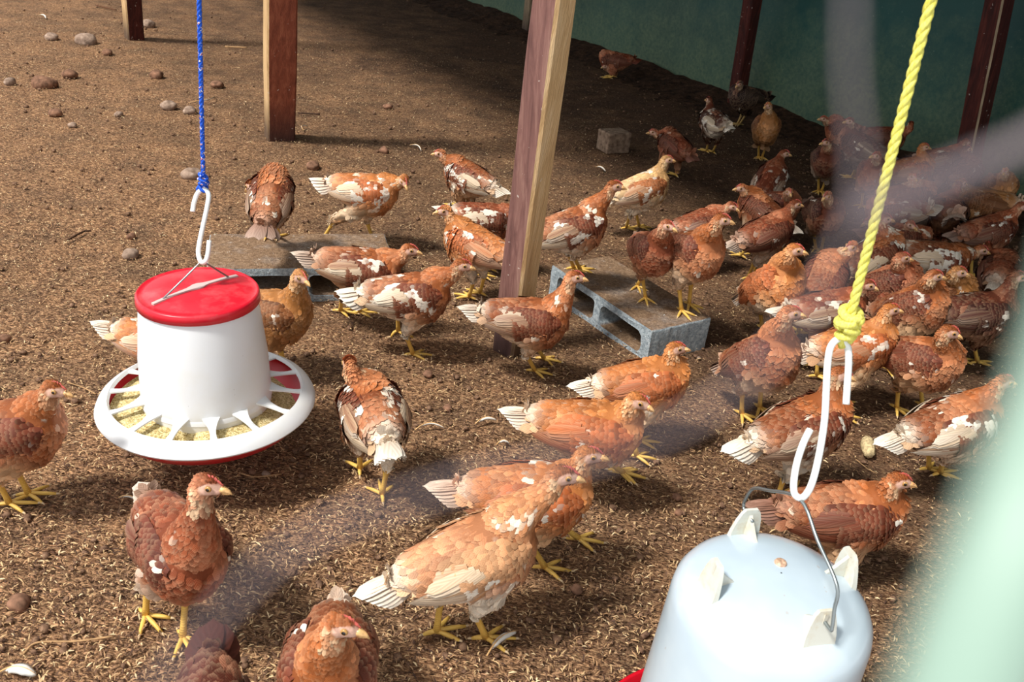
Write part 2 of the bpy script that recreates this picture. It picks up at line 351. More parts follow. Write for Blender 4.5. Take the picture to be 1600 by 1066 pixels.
def build_hen(g, me_v, me_n, me_f, label, cat, group):
    s = g['s']; rng = np.random.default_rng(100 + g['seed']); TF, R = g['TF'], g['R']
    root = empty('hen', g['org'], label, cat, group, g['yaw']); root.scale = (s, s, s)
    pb, pn, pl, pw = [lin(c) for c in PAL[g['k']]]; white = lin((246, 238, 222)); cream = lin((232, 206, 166)); sd = g['seed'] * 13
    back = lambda X: (np.asarray(X) - [0, 0, g['bz']]) @ R + [0, 0, .188]
    H, HD, HS, HU = g['H'], g['HD'], g['HS'], g['HU']; neck = g['neck']
    sp = np.vstack([neck[::-1], TF(np.array([[.02, 0, .190], [-.02, 0, .192], [-.06, 0, .200], [-.10, 0, .210], [-.14, 0, .226]]))])
    sp = np.vstack([H + HD * .02, H, sp]); tp = np.linspace(0, 1, len(sp)); tg = nrm(np.gradient(sp, axis=0))
    def near(X):
        d = ((X[:, None, :] - sp[None]) ** 2).sum(-1); j = d.argmin(1); return j
    nn = 14.0; wthr = .80 - .27 * g['w']
    def paint(X, N, j, jit):
        T = back(X); f = j / nn
        c = np.broadcast_to(pb, (len(X), 3)).copy(); t = np.clip((14.5 - j) / 6, 0, 1)[:, None]; c = c * (1 - t) + pn * t; lf = noise(T * 22, sd + 11)[:, None]; c = c * (.72 + .5 * lf); c = c * (1 - .22 * (lf > .62)) + cream * .22 * (lf > .62) * (.5 + pb / pb.max() * .5)
        bl = np.clip((.178 - T[:, 2]) / .035, 0, 1) * np.clip((.055 - T[:, 0]) / .05, 0, 1) * (j > 9)
        c = c * (1 - bl[:, None]) + pl * bl[:, None]
        rump = np.clip((-.085 - T[:, 0]) / .03, 0, 1) * g['wt'] * (j > 11)
        fl = max(g['fluff'], .15 * g['wt']); bw = bl * np.clip((.02 - T[:, 0]) / .05, 0, 1) * fl
        wn = noise(T * 34, sd) * .6 + noise(T * 80, sd + 5) * .4; wm = np.clip((wn + (jit - .5) * .10 - wthr) / .08, 0, 1) * (j > 5)
        m = np.clip(np.maximum(np.maximum(wm * .9, rump * .85), bw), 0, 1)[:, None]; wc = white * .72 + cream * .28; c = c * (1 - m) + wc * m
        # pale cheeks
        lx = (X - H) @ HD; lz = (X - H) @ HU; ck = np.clip((.004 - lz) / .006, 0, 1) * (lx > -.026) * (j < 5); ck = ck * (lx > -.017) * (.2 + .35 * (noise(X * 160, sd + 2) > .55)); c = c * (1 - ck[:, None]) + cream * ck[:, None]
        jm = np.modf(jit * 7.3)[0]; return c * (1 + (jm - .5) * .60)[:, None]
    acc = Acc(); V = me_v; j = near(V); c0 = paint(V, me_n, j, np.full(len(V), .3))
    lx = (V - H) @ HD; ly = np.abs((V - H) @ HS); lz = (V - H) @ HU
    face = np.clip(1 - (((lx - .009) / .018) ** 2 + ((lz + .001) / .0115) ** 2), 0, 1) * (np.abs(lx) < .04) * (ly < .03); fm = np.clip(face * 3, 0, 1)[:, None]
    fc = lin((230, 186, 164)) * (1 - .25 * (noise(V * 220, sd) > .5)[:, None]); c0 = c0 * (1 - fm) + fc * fm
    acc.add(V, me_f, None, c0, 1)
    # plumage over the skin
    cell = [.0042, .0054, .0072, .0086]; reg = np.where(j < 3, 0, np.where(j < 7, 1, np.where(j < 12, 2, 3)))
    k = 1.0 if not g['lod'] else 1.35; idx = []
    for r in range(4):
        w_ = np.where((reg == r) & ~((r == 0) & (fm[:, 0] > .35)))[0]
        if len(w_) == 0: continue
        rng.shuffle(w_); q = np.floor(V[w_] / (cell[r] * k)).astype(np.int64); key = (q[:, 0] * 73856093) ^ (q[:, 1] * 19349663) ^ (q[:, 2] * 83492791)
        _, ui = np.unique(key, return_index=True); idx.append(w_[ui])
    idx = np.concatenate(idx); P = V[idx]; N = me_n[idx]; jj = j[idx]; D = tg[jj].copy()
    T = back(P); leg = (T[:, 2] < .128) & (np.abs(T[:, 0]) < .07) & (jj > 8); D[leg] = D[leg] * .3 + np.array([-.1, 0, -1.0]); D += np.array([0, 0, -.18]) * (jj > 8)[:, None]
    ang = np.clip(np.abs((nrm(D) * N).sum(1)) - .25, 0, 1) * 2.2; D = nrm(D) + np.array([0, 0, -1.0]) * (ang * (N[:, 0] > 0) * (jj > 3))[:, None]; D = D - N * (D * N).sum(1, keepdims=True)
    D = nrm(D) + (rng.random((len(P), 3)) - .5) * .30
    Ln = np.interp(jj, [0, 2, 4, 7, 10, 14, 18], [.006, .008, .0145, .021, .0235, .026, .033]) * (0.85 + .3 * rng.random(len(P))) * np.where(leg, .7, 1); Wn = np.interp(jj, [0, 2, 4, 7, 10, 18], [.0042, .0052, .0066, .0095, .0145, .018]) * (.85 + .3 * rng.random(len(P)))
    fv, fu, fq = feathers(P, N, D, Ln * k, Wn * k, .0026 + .0024 * rng.random(len(P)), np.interp(jj, [0, 4, 9, 18], [20, 13, 8, 6]), 5)
    cc = paint(P, N, jj, rng.random(len(P))); acc.add(fv, fq, fu, np.repeat(cc, 15, 0), 0)
    lc = lin((232, 190, 96)) if g['k'] != 'black' else lin((200, 170, 110))
    if g['legs']:
        for (hip, hk, ank, f), (ff, rs) in zip(g['legs_'], g['ft']): hen_leg(acc, hip, hk, ank, f, rng.uniform(-.2, .2), rs, lc)
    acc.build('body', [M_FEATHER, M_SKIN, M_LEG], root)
    # wings
    ww = g['w'] if g['ww'] is None else g['ww']
    for sy in (1, -1):
        a = Acc(); us = np.linspace(0, .97, 12); vv = np.linspace(-1, 1, 9); U, Vv = np.meshgrid(us, vv, indexing='ij')
        E = .8 * (1 - Vv ** 4) ; G = wing_pt(U, Vv, sy, -.004) ; G2 = wing_pt(U, Vv * .96, sy, -.014)
        b = MB(); ring = np.concatenate([G, G2[:, ::-1]], 1); b.grid(TF(ring)); V2, F2, _ = b.arrays(); a.add(V2, F2, None, pw * .8, 1)
        def surf(u, v, off): 
            p = wing_pt(u, v, sy, off); e = 1e-3; du = wing_pt(u + e, v, sy, off) - p; dv = wing_pt(u, v + e, sy, off) - p; n = nrm(np.cross(dv, du) * -1)
            n = np.where((n[:, 1] * sy < 0)[:, None], -n, n); return p, n, nrm(du)
        rows = [] # flights
        uf = np.array([.52, .50, .48, .46, .44, .43, .42, .42, .43, .45, .48, .52]); vf = np.linspace(-.78, .62, 12)
        p, n, du = surf(uf, vf, .0005); d = du + np.array([0, 0, 1.0]) * (np.interp(vf, [-1, 1], [.10, -.10]))[:, None]
        Lf = np.interp(vf, [-.8, -.3, .2, .7], [.128, .120, .098, .078]); Lo = .001 + .0006 * np.arange(12)
        v3, u3, q3 = feathers(p @ R.T - 0, n, d, Lf, .021, .001 + Lo * 0, 3.0, 7)
        P3 = TF(p) ; N3 = n @ R.T; D3 = d @ R.T
        v3, u3, q3 = feathers(P3 + N3 * Lo[:, None], N3, D3, Lf, .021, .001, 6.5, 7)
        fc = np.where((noise(np.stack([vf * 3, vf * 0 + sy, vf * 0 + sd], -1), sd) < ww * .9)[:, None], cream * .5 + white * .5, pw * 1.1); fc = fc * .5 + (cream * .35 + pw * .65) * .5 if ww > .15 else np.broadcast_to(pw * 1.05, (12, 3))
        t7 = np.tile(np.repeat(np.linspace(0, 1, 7), 3), 12)[:, None]; cf = np.repeat(fc, 21, 0); edge = (u3[:, 0] != .5)[:, None] * .35 * min(1, ww * 2 + .2)
        cf = cf * (1 - edge) + cream * edge; fw = ww * .75 * (noise(np.stack([np.arange(12) * 1.7, 0 * vf, 0 * vf + sd], -1), 5) > .35); fw = np.repeat(fw, 21)[:, None]; cf = cf * (1 - t7 * fw) + white * t7 * fw; cf = cf * (.8 + .4 * np.repeat(rng.random(12), 21)[:, None]); a.add(v3, q3, u3 * [1, .6], cf, 0)
        U, Vv = [], []
        for ri, u in enumerate(np.arange(.0, .60, .040)):
            for q, v in enumerate(np.arange(-.9 + (ri % 2) * .075, .95, .15 if u > .1 else .26)): U.append(u); Vv.append(v)
        U = np.array(U) + rng.uniform(-.01, .01, len(U)); Vv = np.array(Vv); p, n, du = surf(U, Vv, .0025)
        lens = np.interp(U, [0, .3, .6], [.016, .023, .040]); wd = np.interp(U, [0, .3, .6], [.0105, .0135, .0165])
        v4, u4, q4 = feathers(TF(p), n @ R.T, (du + [0, 0, -.08]) @ R.T, lens, wd, .004 + .002 * rng.random(len(U)), 7.0, 5)
        wn = noise(p * 42, sd + 9 + sy) * .65 + .35 * noise(p * 90, sd + 3); wm = np.clip((wn + rng.uniform(-.06, .06, len(U)) - (.78 - .33 * ww)) / .07, 0, 1)[:, None] * .92
        cc = np.broadcast_to(pw, (len(U), 3)) * (1 + (rng.random(len(U)) - .5) * .7)[:, None]; cc = cc * (1 - wm) + white * wm; a.add(v4, q4, u4, np.repeat(cc, 15, 0), 0)
        a.build('wing', [M_FEATHER, M_SKIN], root)
    # tail
    a = Acc(); n_ = 11; q = np.linspace(-1, 1, n_); tpz = math.radians(g['tailp'])
    p = TF(np.stack([-.112 - .012 * (1 - np.abs(q)), q * .016, .228 - np.abs(q) * .014], -1)); N = nrm(np.stack([0 * q + .15, q * 1.3, 1.1 - np.abs(q) * .5], -1)) @ R.T
    D = np.stack([-math.cos(tpz) + 0 * q, q * .13, math.sin(tpz) - np.abs(q) * .26], -1) @ R.T
    v5, u5, q5 = feathers(p, N, D, .088 - .020 * np.abs(q), .036, .002 + 0 * q, 3.5, 6)
    tc = pw * (1 - g['wt']) + (cream * .5 + white * .5) * g['wt']; t6 = np.tile(np.repeat(np.linspace(0, 1, 6), 3), n_)[:, None]
    cf = (tc * .7 + pb * .3) * (1 - t6 * g['wt']) + white * t6 * g['wt']; cf = cf * (.85 + .3 * np.repeat(rng.random(n_), 18)[:, None]); a.add(v5, q5, u5 * [1, .6], cf, 0)
    U = rng.random(26); q = rng.uniform(-1, 1, 26); p = TF(np.stack([-.075 - .045 * U, q * .03, .240 - np.abs(q) * .022 - .012 * U], -1)); N = nrm(np.stack([0 * q + .1, q, 1.0 + 0 * q], -1)) @ R.T; D = np.stack([-1 + 0 * q, q * .25, .12 - np.abs(q) * .3], -1) @ R.T
    v6, u6, q6 = feathers(p, N, D, .042, .02, .004, 7.0, 5); cm = pb * (1 - .5 * g['wt']) + cream * .5 * g['wt']; a.add(v6, q6, u6, np.repeat(cm * (.8 + .4 * rng.random(26))[:, None], 15, 0), 0)
    a.build('tail', [M_FEATHER], root)
    A = np.stack([HD, HS, HU], 1)     # head frame
    W_ = lambda X: np.asarray(X, float) @ A.T + H
    # comb: a low serrated ridge from the beak to the crown
    b = MB(); n_ = 13; t = np.linspace(0, 1, n_); hgt = (.0028 + .0042 * np.sin(t * math.pi)) * (1 + .35 * np.cos(t * 5 * 2 * math.pi)) * g.get('cb', .62)
    x = .025 - .030 * t; z0 = np.interp(x, [-.02, -.01, 0, .01, .018, .026], [.010, .0150, .0165, .0145, .0105, .0065]) - .001; G = []
    for k_ in range(n_):
        wd = .0020 * math.sin(min(1, t[k_] * 3 + .15) * math.pi / 2) * (1 if k_ < n_ - 1 else .4)
        G.append([(x[k_], -wd, z0[k_]), (x[k_], -wd * .5, z0[k_] + hgt[k_] * .7), (x[k_], 0, z0[k_] + hgt[k_]), (x[k_], wd * .5, z0[k_] + hgt[k_] * .7), (x[k_], wd, z0[k_]), (x[k_], 0, z0[k_] - .002)])
    V, F, mi = (b.grid(G), b.arrays())[1]; mk('comb', W_(V), F, M_COMB, root)
    b = MB(); pts = [(.019, 0, -.001), (.027, 0, -.0012), (.034, 0, -.0028), (.040, 0, -.0062)]; b.tube(pts, [.0070, .0058, .0036, .0008], 10, squash=.8)
    b.tube([(.020, 0, -.005), (.029, 0, -.0062), (.0355, 0, -.0072)], [.0050, .0034, .0009], 8); V, F, mi = b.arrays(); mk('beak', W_(V), F, M_BEAK, root)
    for sy in (1, -1):
        b = MB(); c = np.array([.0075, sy * .0128, .0025]); b.ball((0, 0, 0), (.0052, .0052, .0030), n=12); V, F, mi = b.arrays(); V = V[:, [0, 2, 1]] * [1, sy, 1]
        mi = []
        for f in F:
            for q in f:
                m = V[q].mean(0); mi.append(1 if (m[0] ** 2 + m[2] ** 2) < .0027 ** 2 and m[1] * sy > 0 else 0)
        mk('eye', W_(V + c), F, [M_IRIS, M_PUPIL], root, mi=mi)
    return root

def make_flock(rows):
    plans = [hen_plan(i, sp) for i, (lb, sp) in enumerate(rows)]; tmp = []
    for g in plans:
        V, F, _ = hen_base(g); o = mk('temporary', V, F, M_SKIN); m = o.modifiers.new('r', 'REMESH'); m.mode = 'VOXEL'; m.voxel_size = .0042 if not g['lod'] else .0055
        sm = o.modifiers.new('s', 'SMOOTH'); sm.factor = .5; sm.iterations = 4; tmp.append(o)
    dg = bpy.context.evaluated_depsgraph_get(); dg.update()
    for g, o, (lb, sp) in zip(plans, tmp, rows):
        me = o.evaluated_get(dg).to_mesh(); n = len(me.vertices); v = np.empty(n * 3, np.float32); me.vertices.foreach_get('co', v); nn = np.empty(n * 3, np.float32); me.vertices.foreach_get('normal', nn)
        k = len(me.polygons); lt = np.empty(k, np.int32); me.polygons.foreach_get('loop_total', lt); ls = np.empty(k, np.int32); me.polygons.foreach_get('loop_start', ls); li = np.empty(len(me.loops), np.int32); me.loops.foreach_get('vertex_index', li)
        F = [np.stack([li[ls[lt == q] + r] for r in range(q)], 1) for q in (4, 3) if (lt == q).any()]
        o.evaluated_get(dg).to_mesh_clear(); g['res'] = (v.reshape(-1, 3).astype(float), nn.reshape(-1, 3).astype(float), F)
    for o in tmp:
        me = o.data; bpy.data.objects.remove(o); bpy.data.meshes.remove(me)
    for g, (lb, sp) in zip(plans, rows): build_hen(g, *g['res'], lb, 'chicken', 'brown pullets in the run')
A_, B_ = gp(695, 0)[:2], gp(1278, 210)[:2]; wd_ = nrm(B_ - A_); wn_ = np.array([wd_[1], -wd_[0]])
if wn_[1] > 0: wn_ = -wn_
# ------------------------------------------------------------------ the ground
def ground_mat():
    t = NT('soil_litter', .95, .12); co = t.coord()
    big = t.noise(co, .9, 4, .6, .3); mid = t.noise(co, 7, 5, .65); fine = t.noise(co, 60, 5, .7); grit = t.noise(co, 240, 3, .7)
    mx = t.coord(rot=(0, 0, .6), scale=(1, 2.6, 1)); v = t.n('TexVoronoi', Scale=150.0, Randomness=1.0); t.t.links.new(mx, v.inputs[0])
    mx2 = t.coord(rot=(0, 0, -1.0), scale=(1, 2.8, 1)); v2 = t.n('TexVoronoi', Scale=120.0, Randomness=1.0); t.t.links.new(mx2, v2.inputs[0])
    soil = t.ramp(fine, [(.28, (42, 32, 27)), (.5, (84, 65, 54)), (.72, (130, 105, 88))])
    sep = t.n('SeparateColor'); t.t.links.new(v.outputs['Color'], sep.inputs[0]); sep2 = t.n('SeparateColor'); t.t.links.new(v2.outputs['Color'], sep2.inputs[0])
    husk = t.ramp(sep.outputs[0], [(.0, (84, 64, 50)), (.45, (160, 128, 98)), (.8, (206, 174, 136)), (1, (236, 208, 168))])
    husk2 = t.ramp(sep2.outputs[0], [(.0, (74, 56, 44)), (.5, (148, 116, 90)), (.85, (198, 164, 128)), (1, (226, 198, 158))])
    h = t.mix(t.ramp(fine, [(.42, (0, 0, 0)), (.58, (255, 255, 255))]), husk, husk2)
    dark = t.math('GREATER_THAN', grit, .60); h = t.mix(t.math('MULTIPLY', dark, .5), h, rgba((44, 30, 24)))
    # litter lies thick on the left and in front, bare soil to the right and back
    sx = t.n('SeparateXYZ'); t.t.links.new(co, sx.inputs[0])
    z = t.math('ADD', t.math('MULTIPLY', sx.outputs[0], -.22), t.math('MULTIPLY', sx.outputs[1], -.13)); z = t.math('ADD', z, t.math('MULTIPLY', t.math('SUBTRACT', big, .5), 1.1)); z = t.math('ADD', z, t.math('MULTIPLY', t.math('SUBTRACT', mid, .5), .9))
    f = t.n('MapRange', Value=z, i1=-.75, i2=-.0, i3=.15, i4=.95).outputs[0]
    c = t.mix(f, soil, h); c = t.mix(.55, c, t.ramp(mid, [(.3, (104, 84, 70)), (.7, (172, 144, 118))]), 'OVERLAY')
    t.base(c)
    hh = t.math('ADD', t.math('MULTIPLY', v.outputs['Distance'], -.5), t.math('ADD', fine, t.math('MULTIPLY', mid, 1.3))); t.bump(hh, .8, .012); return t.m
def zg(X, Y):
    P = np.stack([X, Y, 0 * X], -1)
    return .020 * (fbm(P * 3.2, 4, 5) - .47) + .007 * (fbm(P * 22, 3, 9) - .45)
ys = np.concatenate([np.linspace(.35, 2.6, 330), np.geomspace(2.61, 22, 190)]); xs = np.linspace(-1, 1, 420)
YY, UU = np.meshgrid(ys, xs, indexing='ij'); XX = UU * (.9 + YY * .85)
ZZ = zg(XX, YY) - .004
a, b_ = XX.shape; I = np.arange(a * b_).reshape(a, b_)
Q = np.stack([I[:-1, :-1], I[:-1, 1:], I[1:, 1:], I[1:, :-1]], -1).reshape(-1, 4)
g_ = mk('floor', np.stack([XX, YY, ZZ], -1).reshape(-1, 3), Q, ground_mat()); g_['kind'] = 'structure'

# husks and chips strewn over it: nobody could count them
rng = np.random.default_rng(4)
def strew(n, ymin, ymax, mode):
    Y = ymin * (ymax / ymin) ** rng.random(n * 3); X = (rng.random(n * 3) * 2 - 1) * (.75 + Y * .62)
    P = np.stack([X, Y, 0 * X], -1); den = np.clip(.72 - .16 * (X + .3) - .05 * Y + .9 * (fbm(P * 1.7, 3, 21) - .47), .10, 1)
    k = (rng.random(n * 3) < den) & (((P[:, :2] - A_) @ wn_) > .03); return X[k][:n], Y[k][:n]
def husk_mat():
    t = NT('husk', .8, .2); a = t.n('VertexColor', _layer_name='Col').outputs[0]; t.base(a); return t.m
X, Y = strew(105000, .55, 5.5, 0); n = len(X); an = rng.random(n) * 6.283; D = np.stack([np.cos(an), np.sin(an), (rng.random(n) - .5) * .5], -1); N = nrm(np.stack([(rng.random(n) - .5) * .9, (rng.random(n) - .5) * .9, 0 * X + 1], -1))
D = nrm(D - N * (D * N).sum(1, keepdims=True)); S = np.cross(N, D); P = np.stack([X, Y, zg(X, Y) + .001 + .004 * rng.random(n)], -1)
L = (.006 + .008 * rng.random(n) ** 2) ; Wd = .0016 + .0014 * rng.random(n)
t = np.array([-.5, 0, .5]); V = []
for ti, w_, h_ in ((-.5, .3, -.0008), (0, 1, .0012), (.5, .3, -.0008)):
    for u in (-.5, .5): V.append(P + D * (L * ti)[:, None] + S * (Wd * w_ * u)[:, None] + N * h_)
V = np.stack(V, 1); Q = np.array([(0, 1, 3, 2), (2, 3, 5, 4)])[None] + (np.arange(n) * 6)[:, None, None]
pal = np.array([lin(c) for c in ((200, 168, 124), (168, 132, 96), (136, 104, 78), (96, 70, 54), (220, 194, 152), (72, 52, 42))]); cc = pal[rng.choice(6, n, p=[.2, .24, .22, .16, .06, .12])] * (.8 + .4 * rng.random(n))[:, None]
o = mk('husk_litter', V.reshape(-1, 3), Q.reshape(-1, 4), husk_mat(), col=np.repeat(cc, 6, 0)); o['kind'] = 'stuff'; tag(o, 'loose pale husks and chips scattered over the brown soil', 'litter')
# soil crumbs
def crumb_mat():
    t = NT('soil_crumb', .95, .1); c = t.noise(t.coord(), 90, 4, .7); t.base(t.ramp(c, [(.3, (80, 58, 46)), (.6, (136, 106, 84)), (.8, (176, 144, 116))])); t.bump(c, .6, .003); return t.m
ico = bmesh.new(); bmesh.ops.create_icosphere(ico, subdivisions=1, radius=1); ico.verts.index_update(); IV = np.array([v.co[:] for v in ico.verts]); IF = np.array([[v.index for v in f.verts] for f in ico.faces]); ico.free()
n = 15000; Y = .6 * (14 / .6) ** rng.random(n); X = (rng.random(n) * 2 - 1) * (.75 + Y * .62); r = .0022 + .0065 * rng.random(n) ** 4; k = ((np.stack([X, Y], -1) - A_) @ wn_) > .04; X, Y, r = X[k], Y[k], r[k]; n = len(X)
V = IV[None] * (.6 + .7 * rng.random((n, len(IV), 1))) * r[:, None, None] * np.array([1, 1, .7]) + np.stack([X, Y, zg(X, Y) + r * .15], -1)[:, None]
o = mk('soil_crumbs', V.reshape(-1, 3), (IF[None] + (np.arange(n) * len(IV))[:, None, None]).reshape(-1, 3), crumb_mat()); o['kind'] = 'stuff'; tag(o, 'small dark crumbs of soil and droppings lying all over the run', 'soil')

# ------------------------------------------------------------------ the green sheet wall
def wall_mat():
    t = NT('green_sheet', .5, .35); co = t.coord(); n = t.noise(co, 1.4, 4); m = t.noise(co, 9, 6, .7); f = t.noise(co, 60, 4, .7)
    sx = t.n('SeparateXYZ'); t.t.links.new(co, sx.inputs[0])
    c = t.ramp(n, [(.3, (5, 54, 53)), (.7, (10, 76, 71))])
    h = t.math('ADD', sx.outputs[2], t.math('MULTIPLY', t.math('SUBTRACT', m, .5), -.8)); d = t.n('MapRange', Value=h, i1=.05, i2=.62, i3=.85, i4=.0).outputs[0]
    c = t.mix(t.math('MULTIPLY', d, t.n('MapRange', Value=f, i1=.3, i2=.62, i3=.35, i4=1.0).outputs[0]), c, rgba((104, 122, 92)))
    sp = t.math('GREATER_THAN', t.noise(co, 130, 2, .5), .74); c = t.mix(t.math('MULTIPLY', sp, .5), c, rgba((150, 170, 150)))
    t.base(c); t.bump(m, .15, .01); return t.m
L0, L1 = -5.0, float(np.linalg.norm(B_ - A_)) + 5.5; us = np.linspace(L0, L1, 160); zs = np.linspace(-.05, 2.7, 30); G = []
for u in us:
    off = .012 * math.sin(u * 3.1) + .01 * math.sin(u * 7.7)
    p = A_ + wd_ * u; G.append([(*(p - wn_ * (off + .0)), z) for z in zs] + [(*(p - wn_ * (off + .012)), z) for z in zs[::-1]])
b = MB(); b.grid(G); o = b.build('wall_back', wall_mat()); o['kind'] = 'structure'
def bank():   # soil thrown up against the foot of the wall
    u = np.linspace(L0, L1, 420); v = np.linspace(0, 1, 22); U, Vv = np.meshgrid(u, v, indexing='ij'); p = A_ + U[..., None] * wd_ + wn_ * (.0 + Vv[..., None] * .42)
    P3 = np.concatenate([p, 0 * U[..., None]], -1); z = .065 * (1 - Vv) ** 1.6 * (.4 + 1.1 * fbm(P3 * 2.3, 3, 31)) + .030 * (fbm(P3 * 13, 4, 33) - .47) - .012 * Vv - .004
    a, c = U.shape; I = np.arange(a * c).reshape(a, c); Q = np.stack([I[:-1, :-1], I[:-1, 1:], I[1:, 1:], I[1:, :-1]], -1).reshape(-1, 4)
    P3[..., 2] = z; t = NT('dark_soil', .95, .1); n = t.noise(t.coord(), 26, 6, .7); t.base(t.ramp(n, [(.35, (34, 24, 19)), (.6, (78, 56, 42)), (.78, (120, 92, 70))])); t.bump(n, 1.0, .02)
    o = mk('soil_bank', P3.reshape(-1, 3), Q, t.m); o['kind'] = 'structure'
bank()
# unseen roof above the frame, put in and sized to darken the back right
def roof():
    t = NT('roof_sheet', .5, .4); t.b.inputs['Metallic'].default_value = .2; t.base(rgba((120, 126, 124))); G = []
    for u in np.linspace(-4.5, L1, 260):
        p = A_ + wd_ * u; h = .018 * math.sin(u * 2 * math.pi / .15); G.append([(*(p - wn_ * .2), 2.7 + h), (*(p + wn_ * ROOFW), 2.25 + h), (*(p + wn_ * ROOFW), 2.248 + h), (*(p - wn_ * .2), 2.698 + h)])
    b = MB(); b.grid(G); o = b.build('shade_roof', t.m); o['kind'] = 'structure'
ROOFW = 3.0
roof()

# ------------------------------------------------------------------ posts
def wood_mat(name, c1, c2, c3, scale=1.0, foot=True):
    t = NT(name, .75, .25); co = t.coord(scale=(26, 26, 1.5)); n = t.noise(co, 2.2 * scale, 6, .65, .6); f = t.noise(t.coord(scale=(90, 90, 3)), 3, 3, .6); k = t.noise(t.coord(), 5, 4)
    c = t.ramp(n, [(.25, c1), (.5, c2), (.75, c3)]); c = t.mix(t.math('MULTIPLY', f, .35), c, t.mix(1.0, c, (.45, .38, .36, 1), 'MULTIPLY'))
    if foot:
        sx = t.n('SeparateXYZ'); t.t.links.new(t.coord(), sx.inputs[0]); h = t.math('ADD', sx.outputs[2], t.math('MULTIPLY', t.math('SUBTRACT', k, .5), .12))
        c = t.mix(t.n('MapRange', Value=h, i1=.03, i2=.16, i3=.85, i4=.0).outputs[0], c, rgba((62, 46, 44)))
    sp = t.math('GREATER_THAN', t.noise(t.coord(), 55, 3, .6), .70); c = t.mix(t.math('MULTIPLY', sp, .55), c, rgba((214, 204, 192)))
    t.base(c); t.bump(t.math('ADD', n, f), .6, .004); return t.m
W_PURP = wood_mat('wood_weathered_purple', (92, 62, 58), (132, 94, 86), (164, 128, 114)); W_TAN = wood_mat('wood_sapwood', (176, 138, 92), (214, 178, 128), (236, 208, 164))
W_RED = wood_mat('wood_red', (104, 52, 38), (146, 80, 58), (176, 108, 80)); W_DRK = wood_mat('wood_dark_red', (34, 16, 14), (72, 30, 24), (104, 50, 38), foot=False); W_GRY = wood_mat('wood_grey', (96, 84, 70), (160, 140, 112), (196, 176, 144))
def post(px, py, tx, ty, wx, wy, rz, mats, label, h=2.2, loc=None, facedark=None, split=0):
    p = gp(px, py) if loc is None else np.array(loc, float); q = near_on_ray(tx, ty, p + [0, 0, 1.6]); d = np.array([p[0], p[1], 0]); ax = nrm(q - p); 
    if ax[2] < .9: ax = nrm(np.array([ax[0], ax[1], 3]))
    n = 22; G = []; c, s = math.cos(rz), math.sin(rz); rg = np.random.default_rng(int(px)); bev = .006
    out = []
    for i in range(n):
        z = -.06 + (h + .06) * i / (n - 1); w = 1 + .02 * math.sin(i * 1.3 + px); xx, yy = wx / 2 * w, wy / 2 * w
        ring = [(-xx + bev, -yy), (xx - bev, -yy), (xx, -yy + bev), (xx, yy - bev), (xx - bev, yy), (-xx + bev, yy), (-xx, yy - bev), (-xx, -yy + bev)]
        out.append([((x * c - y * s) + ax[0] / ax[2] * z, (x * s + y * c) + ax[1] / ax[2] * z, z) for x, y in ring])
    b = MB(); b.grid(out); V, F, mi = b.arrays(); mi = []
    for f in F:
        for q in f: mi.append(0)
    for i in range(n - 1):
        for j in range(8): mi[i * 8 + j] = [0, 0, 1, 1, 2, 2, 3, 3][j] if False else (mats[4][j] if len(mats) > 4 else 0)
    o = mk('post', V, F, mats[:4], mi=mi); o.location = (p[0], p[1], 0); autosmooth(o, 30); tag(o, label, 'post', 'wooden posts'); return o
# faces in ring order: front(0), corner, right(2), corner, back(4), corner, left(6), corner
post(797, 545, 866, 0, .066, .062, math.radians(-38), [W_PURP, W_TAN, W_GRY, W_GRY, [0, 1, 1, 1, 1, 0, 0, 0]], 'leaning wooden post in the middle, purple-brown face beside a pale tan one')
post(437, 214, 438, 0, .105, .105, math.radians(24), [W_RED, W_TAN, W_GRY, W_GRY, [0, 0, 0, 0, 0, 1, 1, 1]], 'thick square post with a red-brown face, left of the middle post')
post(210, 60, 209, 0, .085, .085, math.radians(38), [W_DRK, W_TAN, W_GRY, W_GRY, [0, 0, 0, 0, 0, 1, 1, 1]], 'short piece of post at the top edge, farthest left')
def wall_at(px, py, off=0.0):
    """point on the wall's face seen through a pixel, brought forward by off"""
    d = ray(px, py); a = A_ + wn_ * off; k = ((a - CAM[:2]) @ wn_) / (d[:2] @ wn_); return CAM + d * k
pw_ = wall_at(1149, 168, .09); post(0, 0, 1176, 0, .068, .07, math.atan2(wd_[1], wd_[0]), [W_DRK, W_DRK, W_DRK, W_DRK, [0] * 8], 'dark red post against the green wall, behind the black hen', loc=(pw_[0], pw_[1], 0))
pw_ = wall_at(1506, 285, .09); post(1, 0, 1562, 0, .078, .08, math.atan2(wd_[1], wd_[0]), [W_DRK, W_GRY, W_DRK, W_DRK, [0, 1, 0, 0, 0, 0, 0, 0]], 'dark red post with a grey edge on the green wall, farthest right', loc=(pw_[0], pw_[1], 0))
pw_ = wall_at(824, 62, .07); post(2, 0, 832, 0, .07, .07, math.atan2(wd_[1], wd_[0]), [W_GRY, W_GRY, W_GRY, W_GRY, [0] * 8], 'pale greenish post on the wall, half hidden behind the middle post', loc=(pw_[0], pw_[1], 0))

